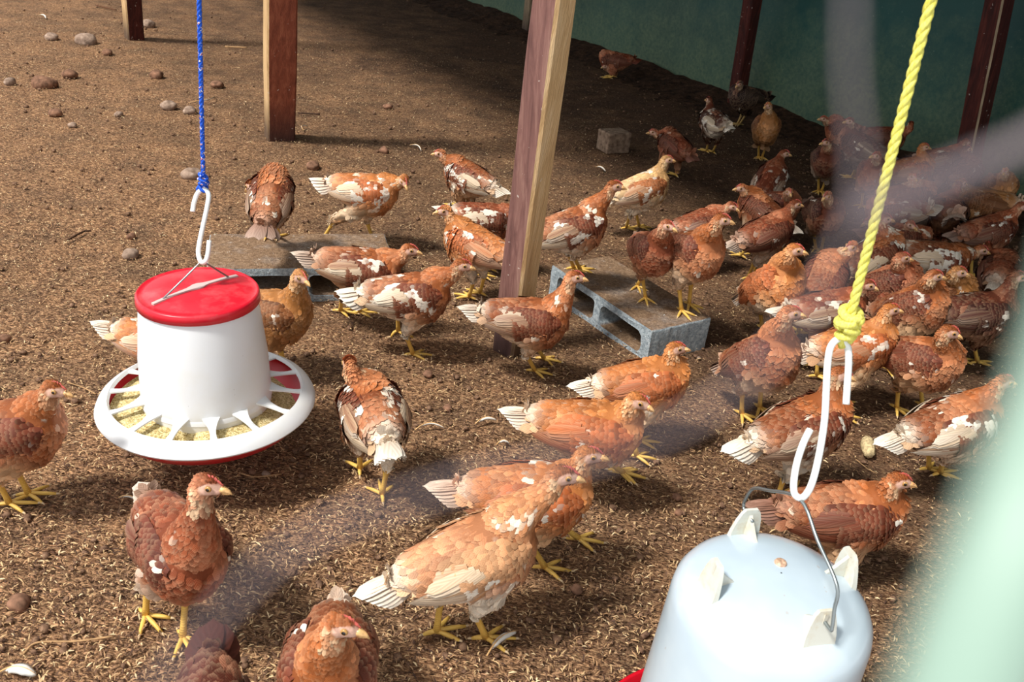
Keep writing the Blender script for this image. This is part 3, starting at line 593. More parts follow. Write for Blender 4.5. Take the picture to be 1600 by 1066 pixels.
# ------------------------------------------------------------------ concrete blocks
def conc_mat():
    t = NT('concrete', .92, .15); n = t.noise(t.coord(), 120, 4, .75); m = t.noise(t.coord(), 14, 4); f = t.noise(t.coord(), 420, 2, .6)
    c = t.ramp(n, [(.3, (112, 124, 132)), (.5, (162, 174, 180)), (.7, (206, 214, 216))]); geo = t.n('NewGeometry'); sx = t.n('SeparateXYZ'); t.t.links.new(geo.outputs['Normal'], sx.inputs[0])
    # litter trodden onto the upper face only
    top = t.math('MULTIPLY', t.n('MapRange', Value=sx.outputs[2], i1=.6, i2=.95, i3=0.0, i4=1.0).outputs[0], t.n('MapRange', Value=m, i1=.25, i2=.5, i3=.72, i4=1.0).outputs[0])
    lit = t.ramp(n, [(.3, (98, 74, 56)), (.55, (146, 118, 92)), (.75, (186, 160, 130))]); c = t.mix(top, c, lit); spk = t.math('GREATER_THAN', t.noise(t.coord(), 75, 3), .70); c = t.mix(t.math('MULTIPLY', spk, .6), c, rgba((224, 224, 220)))
    t.base(c); t.bump(t.math('ADD', n, f), .9, .004); return t.m
M_CONC = conc_mat()
def block(P, yaw, label, L=.39, W=.19, Hh=.095):
    """hollow block lying with its two cores running through sideways"""
    b = MB(); wt = .020; mid = .026; an = np.linspace(0, 2 * math.pi, 24, endpoint=False)
    def rr(x0, x1, z0, z1, r):
        out = []
        for cx, cz, a0 in ((x1 - r, z1 - r, 0), (x0 + r, z1 - r, 90), (x0 + r, z0 + r, 180), (x1 - r, z0 + r, 270)):
            for k in range(6): a = math.radians(a0 + 18 * k); out.append((cx + r * math.cos(a), cz + r * math.sin(a)))
        return out
    bm = bmesh.new(); yN = 9
    outer = rr(-L / 2, L / 2, 0, Hh, .006); holes = [rr(-L / 2 + .032, -mid / 2, wt, Hh - wt, .016), rr(mid / 2, L / 2 - .032, wt, Hh - wt, .016)]
    rg = np.random.default_rng(int(abs(yaw) * 100))
    def ringv(r, y): return [bm.verts.new((x, y, z)) for x, z in r]
    for r, flip in [(outer, 0)] + [(h, 1) for h in holes]:
        rs = [ringv(r, -W / 2 + W * i / (yN - 1)) for i in range(yN)]
        for i in range(yN - 1):
            for j in range(24):
                k = (j + 1) % 24; f = [rs[i][j], rs[i][k], rs[i + 1][k], rs[i + 1][j]]; bm.faces.new(f if flip else f[::-1])
        r_ = (rs[0], rs[-1])
        if r is outer: EO = r_
        else: holes[holes.index(r)] = (r, r_)
    for side in (0, 1):
        ed = []
        for rv in [EO[side]] + [h[1][side] for h in holes]:
            for j in range(24): ed.append(bm.edges.get((rv[j], rv[(j + 1) % 24])))
        bmesh.ops.triangle_fill(bm, use_beauty=True, use_dissolve=False, edges=ed)
    bmesh.ops.recalc_face_normals(bm, faces=bm.faces[:]); me = bpy.data.meshes.new('concrete_block')
    bmesh.ops.subdivide_edges(bm, edges=[e for e in bm.edges if e.calc_length() > .02], cuts=2, use_grid_fill=True)
    for v in bm.verts: 
        n = noise(np.array(v.co) * 70, 8) - .5; v.co += v.normal * float(n) * .004
    for f in bm.faces: f.smooth = True
    bm.to_mesh(me); bm.free(); me.materials.append(M_CONC); o = bpy.data.objects.new('concrete_block', me); COL.objects.link(o); o.location = P; o.rotation_euler = (0, 0, yaw); autosmooth(o, 40)
    return tag(o, label, 'concrete block', 'hollow concrete blocks')
BH = .085
pA, pD, pC, pB = [gp(*q, BH) for q in ((873, 418), (1022, 523), (1103, 489), (943, 397))]; ctr = (pA + pB + pC + pD) / 4; dr = (pD + pC - pA - pB)
block((ctr[0], ctr[1], BH - .095), math.atan2(dr[1], dr[0]), 'hollow grey concrete block with two hens standing on it, right of the middle post', L=.42, W=.19)
pA, pD = gp(331, 419, BH), gp(331, 368, BH); ctr = (gp(322, 420, BH) + gp(598, 372, BH)) / 2; e0, e1 = gp(322, 421, BH), gp(500, 419, BH); yw = math.atan2((e1 - e0)[1], (e1 - e0)[0])
print('block1', gp(322, 421, BH), gp(340, 366, BH), gp(600, 366, BH), yw)
u = nrm((e1 - e0)[:2]); v = np.array([-u[1], u[0]]); W1 = abs((gp(338, 366, BH) - e0)[:2] @ v); L1_ = (gp(602, 366, BH) - e0)[:2] @ u
c1 = e0[:2] + u * L1_ / 2 + v * W1 / 2; print('W,L', W1, L1_)
block((c1[0], c1[1], BH - .095), yw, 'hollow grey concrete block under the preening hen, behind the red-lidded feeder', L=L1_, W=W1)
# small brick
p = gp(957, 234); b = MB(); b.box((-.055, -.045, 0), (.055, .045, .085), bev=.006); V, F, mi = b.arrays()
t = NT('old_brick', .9, .1); n = t.noise(t.coord(), 60, 4); t.base(t.ramp(n, [(.3, (104, 84, 70)), (.7, (164, 140, 118))])); t.bump(n, .6, .004)
o = mk('brick', V, F, t.m, smooth=False); o.location = p - [0, 0, .004]; o.rotation_euler = (0, 0, .5); tag(o, 'small pinkish-grey half brick alone on the soil behind the pale hen', 'brick')

# ------------------------------------------------------------------ plastics
def plas(name, c, dirt, amt, rough=.3, sc=9, sss=0):
    t = NT(name, rough, .5); n = t.noise(t.coord(), sc, 6, .7); s = t.noise(t.coord(), 90, 3, .6)
    f = t.n('MapRange', Value=n, i1=.48, i2=.72, i3=0.0, i4=amt).outputs[0]; c_ = t.mix(f, rgba(c), rgba(dirt)); k = t.math('MULTIPLY', t.math('GREATER_THAN', s, .74), .5); c_ = t.mix(k, c_, rgba((120, 104, 84)))
    t.base(c_); t.bump(n, .08, .004); return t.m
M_WHITE = plas('white_plastic', (228, 230, 231), (222, 218, 204), .35, .32); M_RED = plas('red_plastic', (206, 24, 44), (224, 110, 112), .55, .35, 14); M_REDP = plas('red_pan_plastic', (200, 16, 36), (188, 60, 60), .3, .3)
M_STEEL = plain('galvanised_wire', (150, 158, 158), .35, .5, .85); M_HOOK = plas('white_coated_wire', (236, 238, 234), (190, 184, 168), .4, .3, 60)
def feed_mat():
    t = NT('feed', .9, .1); v = t.n('TexVoronoi', Scale=420.0); t.t.links.new(t.coord(), v.inputs[0]); sp = t.n('SeparateColor'); t.t.links.new(v.outputs['Color'], sp.inputs[0])
    t.base(t.ramp(sp.outputs[0], [(0, (150, 128, 82)), (.5, (206, 184, 128)), (1, (240, 224, 176))])); t.bump(v.outputs['Distance'], .8, .002); return t.m
M_FEED = feed_mat()
def frame_from(up, toward):
    z = nrm(up); x = nrm(np.asarray(toward) - z * (np.asarray(toward) @ z)); y = np.cross(z, x); M = np.eye(4); M[:3, 0] = x; M[:3, 1] = y; M[:3, 2] = z; return M

def feeder():
    D = 1.66; pc = at_depth(324, 612, D)      # middle of the pan's rim
    tl = at_depth(313, 463, D - .2); up = nrm(np.array([0, 0, 1.0]) + RT * -.02 + np.array([0, .0, 0]))
    M = frame_from(up, RT); root = empty('hanging_feeder', (0, 0, 0), 'hanging poultry feeder, white drum with a red lid and a grilled feed ring', 'feeder')
    root.matrix_world = Matrix([[*M[i, :3], pc[i]] for i in range(3)] + [[0, 0, 0, 1]])
    S = 330 / 1450 * D / 2     # outer rim radius
    r0 = .109; r1 = .096; hT = .188; zb = -.005
    # red pan
    b = MB(); b.lathe([(.001, -.052), (S * .70, -.052), (S * .86, -.045), (S * .965, -.022), (S * .972, -.017), (S * .96, -.017), (S * .94, -.020), (S * .84, -.040), (S * .68, -.046), (.001, -.046)], 72); b.build('pan', M_REDP, root)
    # drum
    b = MB(); b.lathe([(r0 * .98, -.030), (r0 + .003, zb), (r0 + .0015, .03), (r0 * .96 + r1 * .04, .08), (r1 + .002, hT - .012), (r1, hT), (r1 - .004, hT), (r1 - .003, .08), (r0 - .004, -.03)], 72); dr = b.build('drum', M_WHITE, root)
    # pan ring with spokes
    b = MB(); b.lathe([(S * .86, .000), (S * .88, .006), (S * .90, .004), (S * .975, -.006), (S * 1.0, -.016), (S * .992, -.019), (S * .96, -.012), (S * .91, -.003), (S * .87, -.002), (S * .86, .0)], 84)
    ns = 14
    for i in range(ns):
        a = 2 * math.pi * i / ns + .12; c, s = math.cos(a), math.sin(a); G = []
        for t in np.linspace(0, 1, 9):
            r = r0 - .002 + (S * .88 - r0 + .002) * t; w = .0035 + .013 * (1 - t) ** 3 + .004 * t ** 4; z = .002 + .012 * (1 - t) ** 2
            G.append([(r * c - q * w * s, r * s + q * w * c, z + dz) for q, dz in ((-1, 0), (0, .002), (1, 0), (1, -.003), (-1, -.003))])
        b.grid(G)
        G = []   # fin under each spoke
        for t in np.linspace(0, 1, 5):
            r = r0 - .002 + (S * .60 - r0) * t; G.append([(r * c - q * .0014 * s, r * s + q * .0014 * c, z) for q, z in ((-1, .002), (1, .002), (1, -.030 + .018 * t), (-1, -.030 + .018 * t))])
        b.grid(G)
    b.lathe([(r0 + .001, .010), (r0 + .003, .006), (r0 + .004, -.002), (r0 + .001, -.004)], 72)
    o = b.build('grill_ring', M_WHITE, root); autosmooth(o, 40)
    # feed lying in the pan: lower at the back right
    b = MB(); th = np.linspace(0, 2 * math.pi, 97)[:-1]; G = []
    for t in np.linspace(0, 1, 12):
        r = r0 - .004 + (S * .90 - r0) * t; P = np.stack([r * np.cos(th) * 9, r * np.sin(th) * 9, 0 * th + t], -1)
        low = np.clip(np.cos(th - .62) * 1.3 - .45, 0, 1) ; lo2 = np.exp(-((th - 4.72) / .13) ** 2) * np.exp(-((t - .45) / .28) ** 2)
        z = -.014 - .026 * low * (.35 + t) - .004 * t + .008 * (noise(P, 3) - .5) - .032 * lo2; G.append(np.stack([r * np.cos(th), r * np.sin(th), z], -1))
    b.grid(G, cap=False); o = b.build('feed', M_FEED, root); o['kind'] = 'stuff'
    # lid
    b = MB(); rl = .1005; b.lathe([(.001, hT + .018), (rl * .5, hT + .0165), (rl * .86, hT + .012), (rl * .95, hT + .0095), (rl * .97, hT + .012), (rl, hT + .008), (rl + .001, hT - .006), (rl - .003, hT - .006), (rl - .004, hT + .004), (.001, hT + .010)], 80)
    b.build('lid', M_RED, root, )
    a = math.radians(52); c, s = math.cos(a), math.sin(a); Rz = np.array([[c, -s, 0, 0], [s, c, 0, 0], [0, 0, 1, 0], [0, 0, 0, 1.]])
    b = MB(); G = []
    for x in np.linspace(-.086, .080, 23):
        w = .0042 + .006 * math.exp(-(x / .012) ** 2) - .001 * abs(x) / .1; z = hT + .0185 - .030 * (abs(x) / .1005) ** 2 * .22; G.append([(x, -w, z - .002), (x, -w, z + .0015), (x, w, z + .0015), (x, w, z - .002)])
    b.grid(G); b.build('lid_bar', plain('dusty_bar', (196, 176, 170), .6), root, M=Rz, smooth=False)
    # wire bail from the bar up to the hook
    ap = at_depth(318, 411, 1); 
    Mi = np.linalg.inv(np.array(root.matrix_world)); hk = near_on_ray(316, 408, pc + up * (hT + .065)); lp = (Mi @ np.append(hk, 1))[:3]
    b = MB(); e1 = Rz[:3, :3] @ [-.066, 0, hT + .017]; e2 = Rz[:3, :3] @ [.062, 0, hT + .017]
    b.tube([e1 + [0, 0, -.006], e1, (e1 + lp) / 2, lp + [-.004, 0, -.003], lp + [0, 0, .0005], lp + [.004, 0, -.003], (e2 + lp) / 2, e2, e2 + [0, 0, -.006]], .0016, 8); b.build('bail', M_STEEL, root)
    return hk
def s_hook(pts, rad, label, mats=None):
    o_ = MB(); P = catmull(np.array(pts), 8); o_.tube(P, rad, 12); o = o_.build('hook', M_HOOK); tag(o, label, 'hook', 'white S-shaped hooks')
    return o
fh = feeder(); fd = (fh - CAM) @ FW
hp = [at_depth(x, y, fd + dz) for x, y, dz in ((301, 331, .006), (303, 318, .006), (309, 302, .004), (319, 296, .0), (326, 304, .0), (324, 322, .0), (318, 350, .0), (312, 378, .0), (310, 396, .0), (314, 409, 0), (321, 408, .0), (325, 396, .0), (327, 376, .0))]
s_hook(hp, .0040, 'thin white hook between the blue cord and the red-lidded feeder')
def rope_mat(name, cols, scale, thr=None):
    t = NT(name, .7, .2); w = t.noise(t.coord(), scale, 2, .5); t.base(t.ramp(w, cols, 'CONSTANT')); t.bump(t.noise(t.coord(), scale * 2, 2), .6, .002); return t.m
M_BLUE = rope_mat('blue_cord', [(0, (40, 92, 206)), (.55, (30, 74, 190)), (.60, (232, 232, 240)), (.66, (206, 40, 70)), (.72, (44, 98, 214))], 190)
def rope(name, P0, P1, r, twist, strands, mats, label, n=260, knot=None):
    root = empty(name, P1, label, 'rope'); P0 = np.asarray(P0); P1 = np.asarray(P1); L = np.linalg.norm(P0 - P1); ax = nrm(P0 - P1); x = nrm(np.cross(ax, [0, 1., 0])); y = np.cross(ax, x)
    t = np.linspace(0, 1, n)[:, None] * L; b = MB()
    for k in range(strands):
        ph = t * twist + k * 2 * math.pi / strands; b.tube(ax * t + x * np.cos(ph) * r * .5 + y * np.sin(ph) * r * .5, r * .62, 8)
    b.build('strand', mats, root); b = MB(); knot(b, r, x, y, ax); b.build('knot', mats, root); return root
def knot_small(b, r, x, y, ax):
    rg = np.random.default_rng(2)
    for k, (h, R_, ph) in enumerate(((.006, .0065, 0), (.013, .0075, 1), (.020, .006, 2.2), (-.001, .0055, 3))):
        a = np.linspace(0, 5.6, 26)[:, None] + ph; b.tube(ax * (h + .004 * np.sin(a * .9 + k)) + x * np.cos(a) * R_ + y * np.sin(a) * R_, r * .75, 8)
    b.tube([x * .006 + ax * .004, x * .011 - ax * .004, x * .010 - ax * .013], r * .6, 8)
top = at_depth(318, 293, fd); tp_ = near_on_ray(311, 0, top + [0, 0, .55]); d_ = nrm(tp_ - top)
rope('blue_rope', top + d_ * 1.75, top, .0036, 260, 3, M_BLUE, 'thin blue cord flecked red and white holding up the feeder', knot=knot_small, n=420)

# ------------------------------------------------------------------ drinker
def drinker_mat():
    t = NT('pale_blue_white_plastic', .22, .5); n = t.noise(t.coord(), 5, 4, .6); s = t.noise(t.coord(), 70, 3, .6); m = t.noise(t.coord(), 22, 4, .7)
    c = t.ramp(n, [(.3, (176, 192, 205)), (.6, (192, 207, 215)), (.8, (202, 214, 219))]); k = t.math('MULTIPLY', t.math('GREATER_THAN', s, .73), .35); c = t.mix(k, c, rgba((176, 140, 104)))
    k2 = t.n('MapRange', Value=m, i1=.62, i2=.75, i3=0.0, i4=.35).outputs[0]; c = t.mix(k2, c, rgba((216, 204, 176))); t.base(c); t.bump(n, .1, .01)
    t.b.inputs['Coat Weight'].default_value = .4; t.b.inputs['Coat Roughness'].default_value = .12; return t.m
def drinker():
    DD = 1.10; R_ = .118
    up = nrm(np.array([0, 0, 1.0]) + RT * .02); pc = at_depth(1202, 954, DD)    # centre at shoulder height
    M = frame_from(up, RT); root = empty('hanging_drinker', (0, 0, 0), 'large pale blue-white plastic bell drinker hanging at the lower right over a red pan', 'drinker')
    root.matrix_world = Matrix([[*M[i, :3], pc[i]] for i in range(3)] + [[0, 0, 0, 1]])
    prof = []
    for a in np.linspace(90, 0, 14): a = math.radians(a); prof.append((max(.001, (R_ - .052) + .052 * math.cos(a)) if a < math.radians(89) else .001, .014 + .046 * (math.sin(a)) - .012))
    top = [(.001, .058), (.03, .057), (.05, .0545)]; side = [(R_ - .066 + .066 * math.cos(math.radians(a)), .0 + .052 * math.sin(math.radians(a))) for a in (75, 60, 45, 30, 15, 0)]
    b = MB(); b.lathe(top + side + [(R_ + .001, -.03), (R_ + .003, -.08), (R_ + .0055, -.14), (R_ + .008, -.20), (R_ + .012, -.30), (R_ + .009, -.30), (R_ - .006, -.01), (.001, .045)], 96); b.build('bell', drinker_mat(), root)
    mt = bpy.data.materials['pale_blue_white_plastic']
    lg = plas('cream_lug', (212, 212, 200), (188, 160, 112), .5, .35, 40)
    ends = []
    for i, ang in enumerate((104, 14, -76, 194)):
        a = math.radians(ang); c, s = math.cos(a), math.sin(a); rr = R_ - .026; b = MB()
        # an upright tapering tab on a gusset
        G = []
        for z, w, th in ((.016, .021, .010), (.050, .019, .006), (.066, .016, .005), (.078, .012, .0045), (.083, .008, .004)):
            rz = rr + .0 - (z - .02) * .10
            G.append([(rz + dx * th / 2, q * w, z) for dx, q in ((-1, -1), (-1, -.8), (-1, .8), (-1, 1), (1, 1), (1, .8), (1, -.8), (1, -1))])
        b.grid(G)
        G = []
        for t in np.linspace(0, 1, 6): G.append([(rr - .002 - .032 * t, q * .0022, z) for q, z in ((-1, .045), (1, .045), (1, .045 + .030 * (1 - t) ** 1.2 + .006), (-1, .045 + .030 * (1 - t) ** 1.2 + .006))])
        b.grid(G)
        o = b.build('lug', lg, root, M=np.array([[c, -s, 0, 0], [s, c, 0, 0], [0, 0, 1, 0], [0, 0, 0, 1.]])); autosmooth(o, 35)
        ends.append(np.array([rr * c, rr * s, .070]))
    # bail wire between two opposite lugs, hooked up in the middle
    hk = near_on_ray(1250, 780, pc + up * .15); Mi = np.linalg.inv(np.array(root.matrix_world)); h = (Mi @ np.append(hk, 1))[:3]; e1, e2 = ends[0], ends[2]
    o1 = nrm(e1 * [1, 1, 0]); o2 = nrm(e2 * [1, 1, 0]); k1 = e1 + [0, 0, .034] + o1 * .004; k2 = e2 + [0, 0, .050] - o2 * .004
    P = [e1 - o1 * .014, e1 + o1 * .008, e1 + o1 * .013 + [0, 0, .005], e1 * .7 + k1 * .3 + o1 * .012, k1 * .9 + e1 * .1 + o1 * .004, k1 * .93 + h * .07 + [0, 0, .004], k1 * .7 + h * .3 + [0, 0, .004], h, k2 * .5 + h * .5, k2, k2 * .5 + e2 * .5 + o2 * .006, e2 + o2 * .010 + [0, 0, .004], e2 + o2 * .008, e2 - o2 * .014]
    b = MB(); b.tube(catmull(P, 5), .0021, 10); b.build('bail', M_STEEL, root)
    b = MB(); an = np.linspace(0, 2 * math.pi, 20)[:-1]; b.tube([(.004, .018, .0555), (.004, .018, .0600)], [.0085, .0065], 18); b.build('filler_plug', plain('rusty_plug', (206, 168, 140), .5, var=.4, scale=200), root)
    Rp = R_ + .052
    b = MB(); b.lathe([(R_ + .005, -.322), (Rp - .02, -.322), (Rp - .004, -.300), (Rp, -.274), (Rp + .005, -.272), (Rp + .005, -.277), (Rp + .001, -.305), (Rp - .018, -.330), (.001, -.332)], 96); b.build('pan', M_REDP, root)
    b = MB(); b.lathe([(R_ - .01, -.298), (Rp - .006, -.296)], 96); t = NT('water', .05, .6); t.base(rgba((150, 120, 110))); t.b.inputs['Transmission Weight'].default_value = .6; b.build('water', t.m, root)
    return hk
dh_ = drinker(); dd_ = (dh_ - CAM) @ FW
P = [at_depth(x, y, dd_ + z) for x, y, z in ((1322, 632, .012), (1324, 600, .012), (1326, 565, .010), (1324, 542, .008), (1311, 530, .004), (1298, 542, 0), (1293, 570, 0), (1291, 610, 0), (1288, 660, 0), (1279, 715, 0), (1268, 757, 0), (1255, 777, 0), (1243, 774, .0), (1240, 757, .0), (1245, 724, .004), (1255, 693, .006), (1266, 671, .008))]
hko = s_hook(P, .0040, 'large white hook hanging from the knotted yellow rope')
M_YEL = None
def yel():
    t = NT('yellow_rope', .55, .3); n = t.noise(t.coord(scale=(1, 1, .3)), 500, 3); t.base(t.ramp(n, [(.3, (206, 196, 70)), (.7, (240, 234, 128))])); t.bump(n, .5, .001); return t.m
top = at_depth(1322, 520, dd_); tp_ = near_on_ray(1455, 0, top + [0, 0, .5]); d_ = nrm(tp_ - top)
def knot_big(b, r, x, y, ax):
    for k, (h, R_, ph, tl) in enumerate(((-.004, .0075, 0, .3), (.006, .0105, 1, .5), (.015, .0115, 2.2, -.5), (.024, .0095, 3, .4), (.012, .008, 4.4, -.9))):
        a = np.linspace(0, 5.9, 30)[:, None] + ph; b.tube(ax * (h + .007 * tl * np.sin(a + k)) + x * np.cos(a) * R_ + y * np.sin(a) * R_, r * .95, 10)
    b.tube([x * 0 - ax * .018, x * .004 - ax * .01, ax * .0, x * .006 + ax * .012], r * .9, 10)
    b.tube([-x * .006 - ax * .012, -x * .010 - ax * .002, -x * .012 + ax * .008, -x * .006 + ax * .020], r * .7, 10)
rope('yellow_rope', top + d_ * 1.5, top, .0051, 175, 3, yel(), 'pale yellow twisted rope with a thick knot holding up the drinker', knot=knot_big, n=400)
# ------------------------------------------------------------------ the flock: (label, where and how it stands)
# c body centre, h heading (0 right, 90 away, 180 left, 270 towards us), head, hd head heading, hp head pitch, feet, s size
F = []
def hen(label, c, h, **k): k.update(c=c, h=h); F.append((label, k))
hen('rust-brown hen cut off by the left edge, striding right below the feeder', (22, 676), 8, head=(84, 608), hd=-5, hp=-8, feet=[(45, 775), (15, 790)], k='chest', w=.1, wt=.2, s=.95, pitch=14, tailp=0)
hen('hen hidden behind the feeder drum, only its white tail tip showing at the left', (262, 540), -4, head=(330, 560), hp=-40, k='orange', w=.5, wt=.9, s=.85)
hen('golden brown hen peeping out from behind the right side of the feeder drum', (432, 492), -14, head=(470, 432), hd=-38, hp=-14, k='gold', w=.0, wt=.1, s=.93, pitch=10)
hen('dark chestnut hen with both yellow feet in view, standing below the feeder and looking right', (284, 862), -50, head=(324, 757), hd=-8, hp=-6, feet=[(286, 1000), (228, 965)], k='rust', w=.12, wt=.5, fluff=.8, s=.97, pitch=10)
hen('scaly red-brown hen cut off by the bottom edge, its head turned right', (514, 1046), -82, head=(534, 976), hd=-8, hp=-12, k='chest', w=.06, wt=.6, s=.95, pitch=22)
hen('dark brown back of a hen just showing at the bottom edge, farthest left', (320, 1176), -75, head=(330, 1178), hd=-80, hp=-30, k='dark', w=.0, wt=0, tailp=-30, s=.92)
hen('large light orange hen with white rump and spread yellow toes in the middle foreground', (752, 868), 20, head=(880, 742), hd=2, hp=-8, feet=[(758, 1000), (682, 990)], k='tan', w=.5, wt=1, fluff=1, ww=.55, s=1.0, pitch=24, tailp=8, hz=(.09, 0, .12))
hen('brown-orange hen crouching behind the large light orange hen, one yellow foot stretched out right', (842, 778), 4, head=(920, 710), hd=0, hp=-5, feet=[(958, 800), (850, 890)], k='orange', w=.15, wt=.55, s=.98, pitch=8)
hen('tan-brown hen with cream tail, second below the end of the right concrete block', (932, 674), -8, head=(998, 626), hd=-22, hp=-16, feet=[(1012, 708), (988, 716)], k='orange', w=.2, wt=.85, s=.97, pitch=8, ww=.15)
hen('bright orange hen with raised head and white tail, just below the right concrete block', (1016, 600), 6, head=(1056, 544), hd=4, hp=0, k='orange', w=.08, wt=.95, s=.9, pitch=16, legs=1)
hen('mottled hen seen from behind with white rump, walking away right of the feeder', (582, 648), 112, head=(556, 582), hd=112, hp=-30, feet=[(562, 735, .015), (597, 776)], k='chest', w=.62, wt=1, fluff=1, s=.97, pitch=2, tailp=-8)
hen('chestnut hen with pale belly standing right in front of the foot of the middle post', (834, 503), -6, head=(898, 432), hd=0, hp=-6, feet=[(835, 582), (851, 560)], k='chest', w=.25, wt=.75, fluff=.8, s=.93, pitch=8)
hen('chestnut hen with white striped wing and one foot lifted, in front of the left block', (648, 464), 2, head=(722, 414), hd=2, hp=-8, feet=[(645, 556), (622, 520, .03)], k='chest', w=.55, wt=1, fluff=.9, s=.96, pitch=12, ww=.75, tailp=-12)
hen('rust hen with outstretched neck walking right, half behind the white-striped hen', (572, 424), 4, head=(640, 390), hd=-2, hp=-8, feet=[(562, 490), (532, 488)], k='chest', w=.25, wt=.4, s=.96, pitch=0, hz=(.085, 0, .075), ww=.35)
hen('rust-red hen seen from behind bending to preen, standing on the left concrete block', (424, 308), 95, head=(404, 285), hd=150, hp=-40, z=.085, feet=[(416, 372), (434, 372)], k='chest', w=.25, wt=.2, fluff=.7, s=.92, pitch=28, tailp=-50)
hen('cream-winged hen stretching a leg back onto the left block with its head turned down', (578, 302), -4, head=(632, 282), hd=-62, hp=-32, feet=[(584, 382), (500, 376)], k='orange', w=.45, wt=.9, fluff=.3, s=.97, pitch=4, ww=.95, tailp=-4)
hen('chestnut hen with white wing bar resting, facing left, topmost beside the middle post', (728, 278), 150, head=(688, 240), hd=190, hp=-4, feet=[(712, 324), (728, 322)], k='chest', w=.35, wt=.9, s=.93, sit=.035, pitch=14, ww=.6)
hen('back of a mottled hen half hidden behind the middle post, under the resting hen', (764, 346), 5, head=(815, 330), hd=0, hp=-30, k='rust', w=.35, wt=.8, s=.88, pitch=0, ww=.4)
hen('orange-necked hen facing left with a white flank, cut off by the middle post', (738, 384), 155, head=(697, 332), hd=205, hp=-5, feet=[(733, 466), (750, 460)], k='orange', w=.3, wt=.8, fluff=.8, s=.95, pitch=14)
hen('chestnut and white hen with raised neck standing on the far end of the right block', (900, 358), 14, head=(960, 290), hd=6, hp=-6, z=.085, feet=[(898, 412), (914, 408)], k='chest', w=.55, wt=1, fluff=1, s=.95, pitch=22, ww=.75)
hen('pale cream hen with orange head striding right behind the right block', (1008, 296), 14, head=(1042, 249), hd=6, hp=-4, feet=[(978, 358), (998, 356)], k='pale', w=.5, wt=1, s=.93, pitch=24, fluff=1)
hen('small dark red hen looking left behind the pale cream hen', (1052, 228), 120, head=(1030, 208), hd=185, hp=-8, k='rust', w=0, wt=.05, s=.9, sit=.05, pitch=14)
hen('black and white mottled hen with white rump standing near the dark wall post', (1115, 192), 110, head=(1108, 158), hd=120, hp=-10, feet=[(1103, 230), (1120, 232)], k='dark', w=.75, wt=1, fluff=1, s=.9, pitch=4)
hen('nearly black hen at the foot of the left dark wall post', (1163, 152), 200, head=(1154, 133), hd=230, hp=-25, feet=[(1152, 183), (1160, 184)], k='black', w=0, wt=0, s=.92, pitch=8)
hen('golden hen standing alone against the green wall, facing us', (1197, 200), 262, head=(1200, 165), hd=225, hp=-8, feet=[(1186, 230), (1199, 232)], k='gold', w=0, wt=.1, s=.92, pitch=26)
hen('dark scaly brown hen facing us on the middle of the right block', (1020, 394), 285, head=(1043, 352), hd=-35, hp=-10, z=.085, feet=[(993, 440), (1008, 468)], k='rust', w=.02, wt=.3, s=.86, pitch=20)
hen('orange-brown hen with long upright neck on the near end of the right block', (1086, 396), -62, head=(1128, 343), hd=-2, hp=-6, z=.085, feet=[(1064, 488), (1076, 478)], k='chest', w=.04, wt=.3, fluff=.5, s=.97, pitch=24)
hen('dark hen with white-flecked wing behind the two hens on the right block', (1098, 352), 24, head=(1134, 327), hd=-20, hp=-20, k='rust', w=.15, wt=.3, s=.84, pitch=16)
hen('rust hen with its pale face turned left, above the dark hen with tan legs', (1185, 328), 140, head=(1168, 302), hd=195, hp=-8, k='chest', w=.1, wt=.8, fluff=1, s=.88, pitch=20)
hen('dark red hen with white-tipped wing looking right, behind the pale-faced rust hen', (1204, 284), 62, head=(1218, 252), hd=6, hp=-8, k='rust', w=.35, wt=.4, s=.9, pitch=34, ww=.5)
hen('small dark hen facing us, left of the black-brown hen standing alone', (1222, 322), 290, head=(1233, 300), hd=275, hp=-5, k='rust', w=0, wt=.1, s=.82, pitch=18)
hen('dark maroon hen with golden neck and two tan legs, above the tall orange hen', (1200, 366), 32, head=(1238, 324), hd=15, hp=-6, feet=[(1168, 436), (1180, 428)], k='rust', w=.03, wt=.4, fluff=.6, s=.93, pitch=18)
hen('black-brown hen standing alone left of the yellow rope, facing us', (1288, 336), 275, head=(1292, 306), hd=230, hp=-12, feet=[(1275, 386), (1288, 386)], k='dark', w=.0, wt=.2, fluff=.3, s=.93, pitch=18)
hen('tall orange hen with bright breast and white fluff, at the left of the crowd', (1212, 448), -66, head=(1242, 390), hd=-6, hp=-6, feet=[(1190, 515), (1205, 520)], k='orange', w=.08, wt=.7, fluff=.8, s=1.02, pitch=46, ww=.0)
hen('reddish brown hen with its head turned left, right of the tall orange hen', (1286, 440), 60, head=(1311, 399), hd=215, hp=-8, k='chest', w=.02, wt=.1, s=.95, pitch=36)
hen('chestnut hen with white-striped wing immediately right of the yellow rope, beak to the right', (1370, 400), 24, head=(1387, 360), hd=0, hp=-6, k='chest', w=.35, wt=1, fluff=.8, s=.96, pitch=34, ww=.65)
hen('small dark red hen with pale face turned away from the chestnut striped hen', (1412, 376), -10, head=(1430, 358), hd=-60, hp=-12, k='rust', w=0, wt=.1, s=.84, pitch=8)
hen('long tan and white backed hen with a rust head, in the middle of the crowd', (1466, 408), -6, head=(1512, 396), hd=-4, hp=-12, k='chest', w=.7, wt=1, s=.95, pitch=2, ww=.9, hz=(.09, 0, .06))
hen('golden-brown hen in front of the long tan and white backed hen', (1480, 468), -62, head=(1498, 424), hd=-8, hp=-10, k='gold', w=.0, wt=.1, s=.95, pitch=42)
hen('red-brown hen with a long neck left of the golden-brown hen', (1432, 482), -48, head=(1460, 430), hd=0, hp=-6, k='chest', w=.1, wt=.3, s=.97, pitch=42)
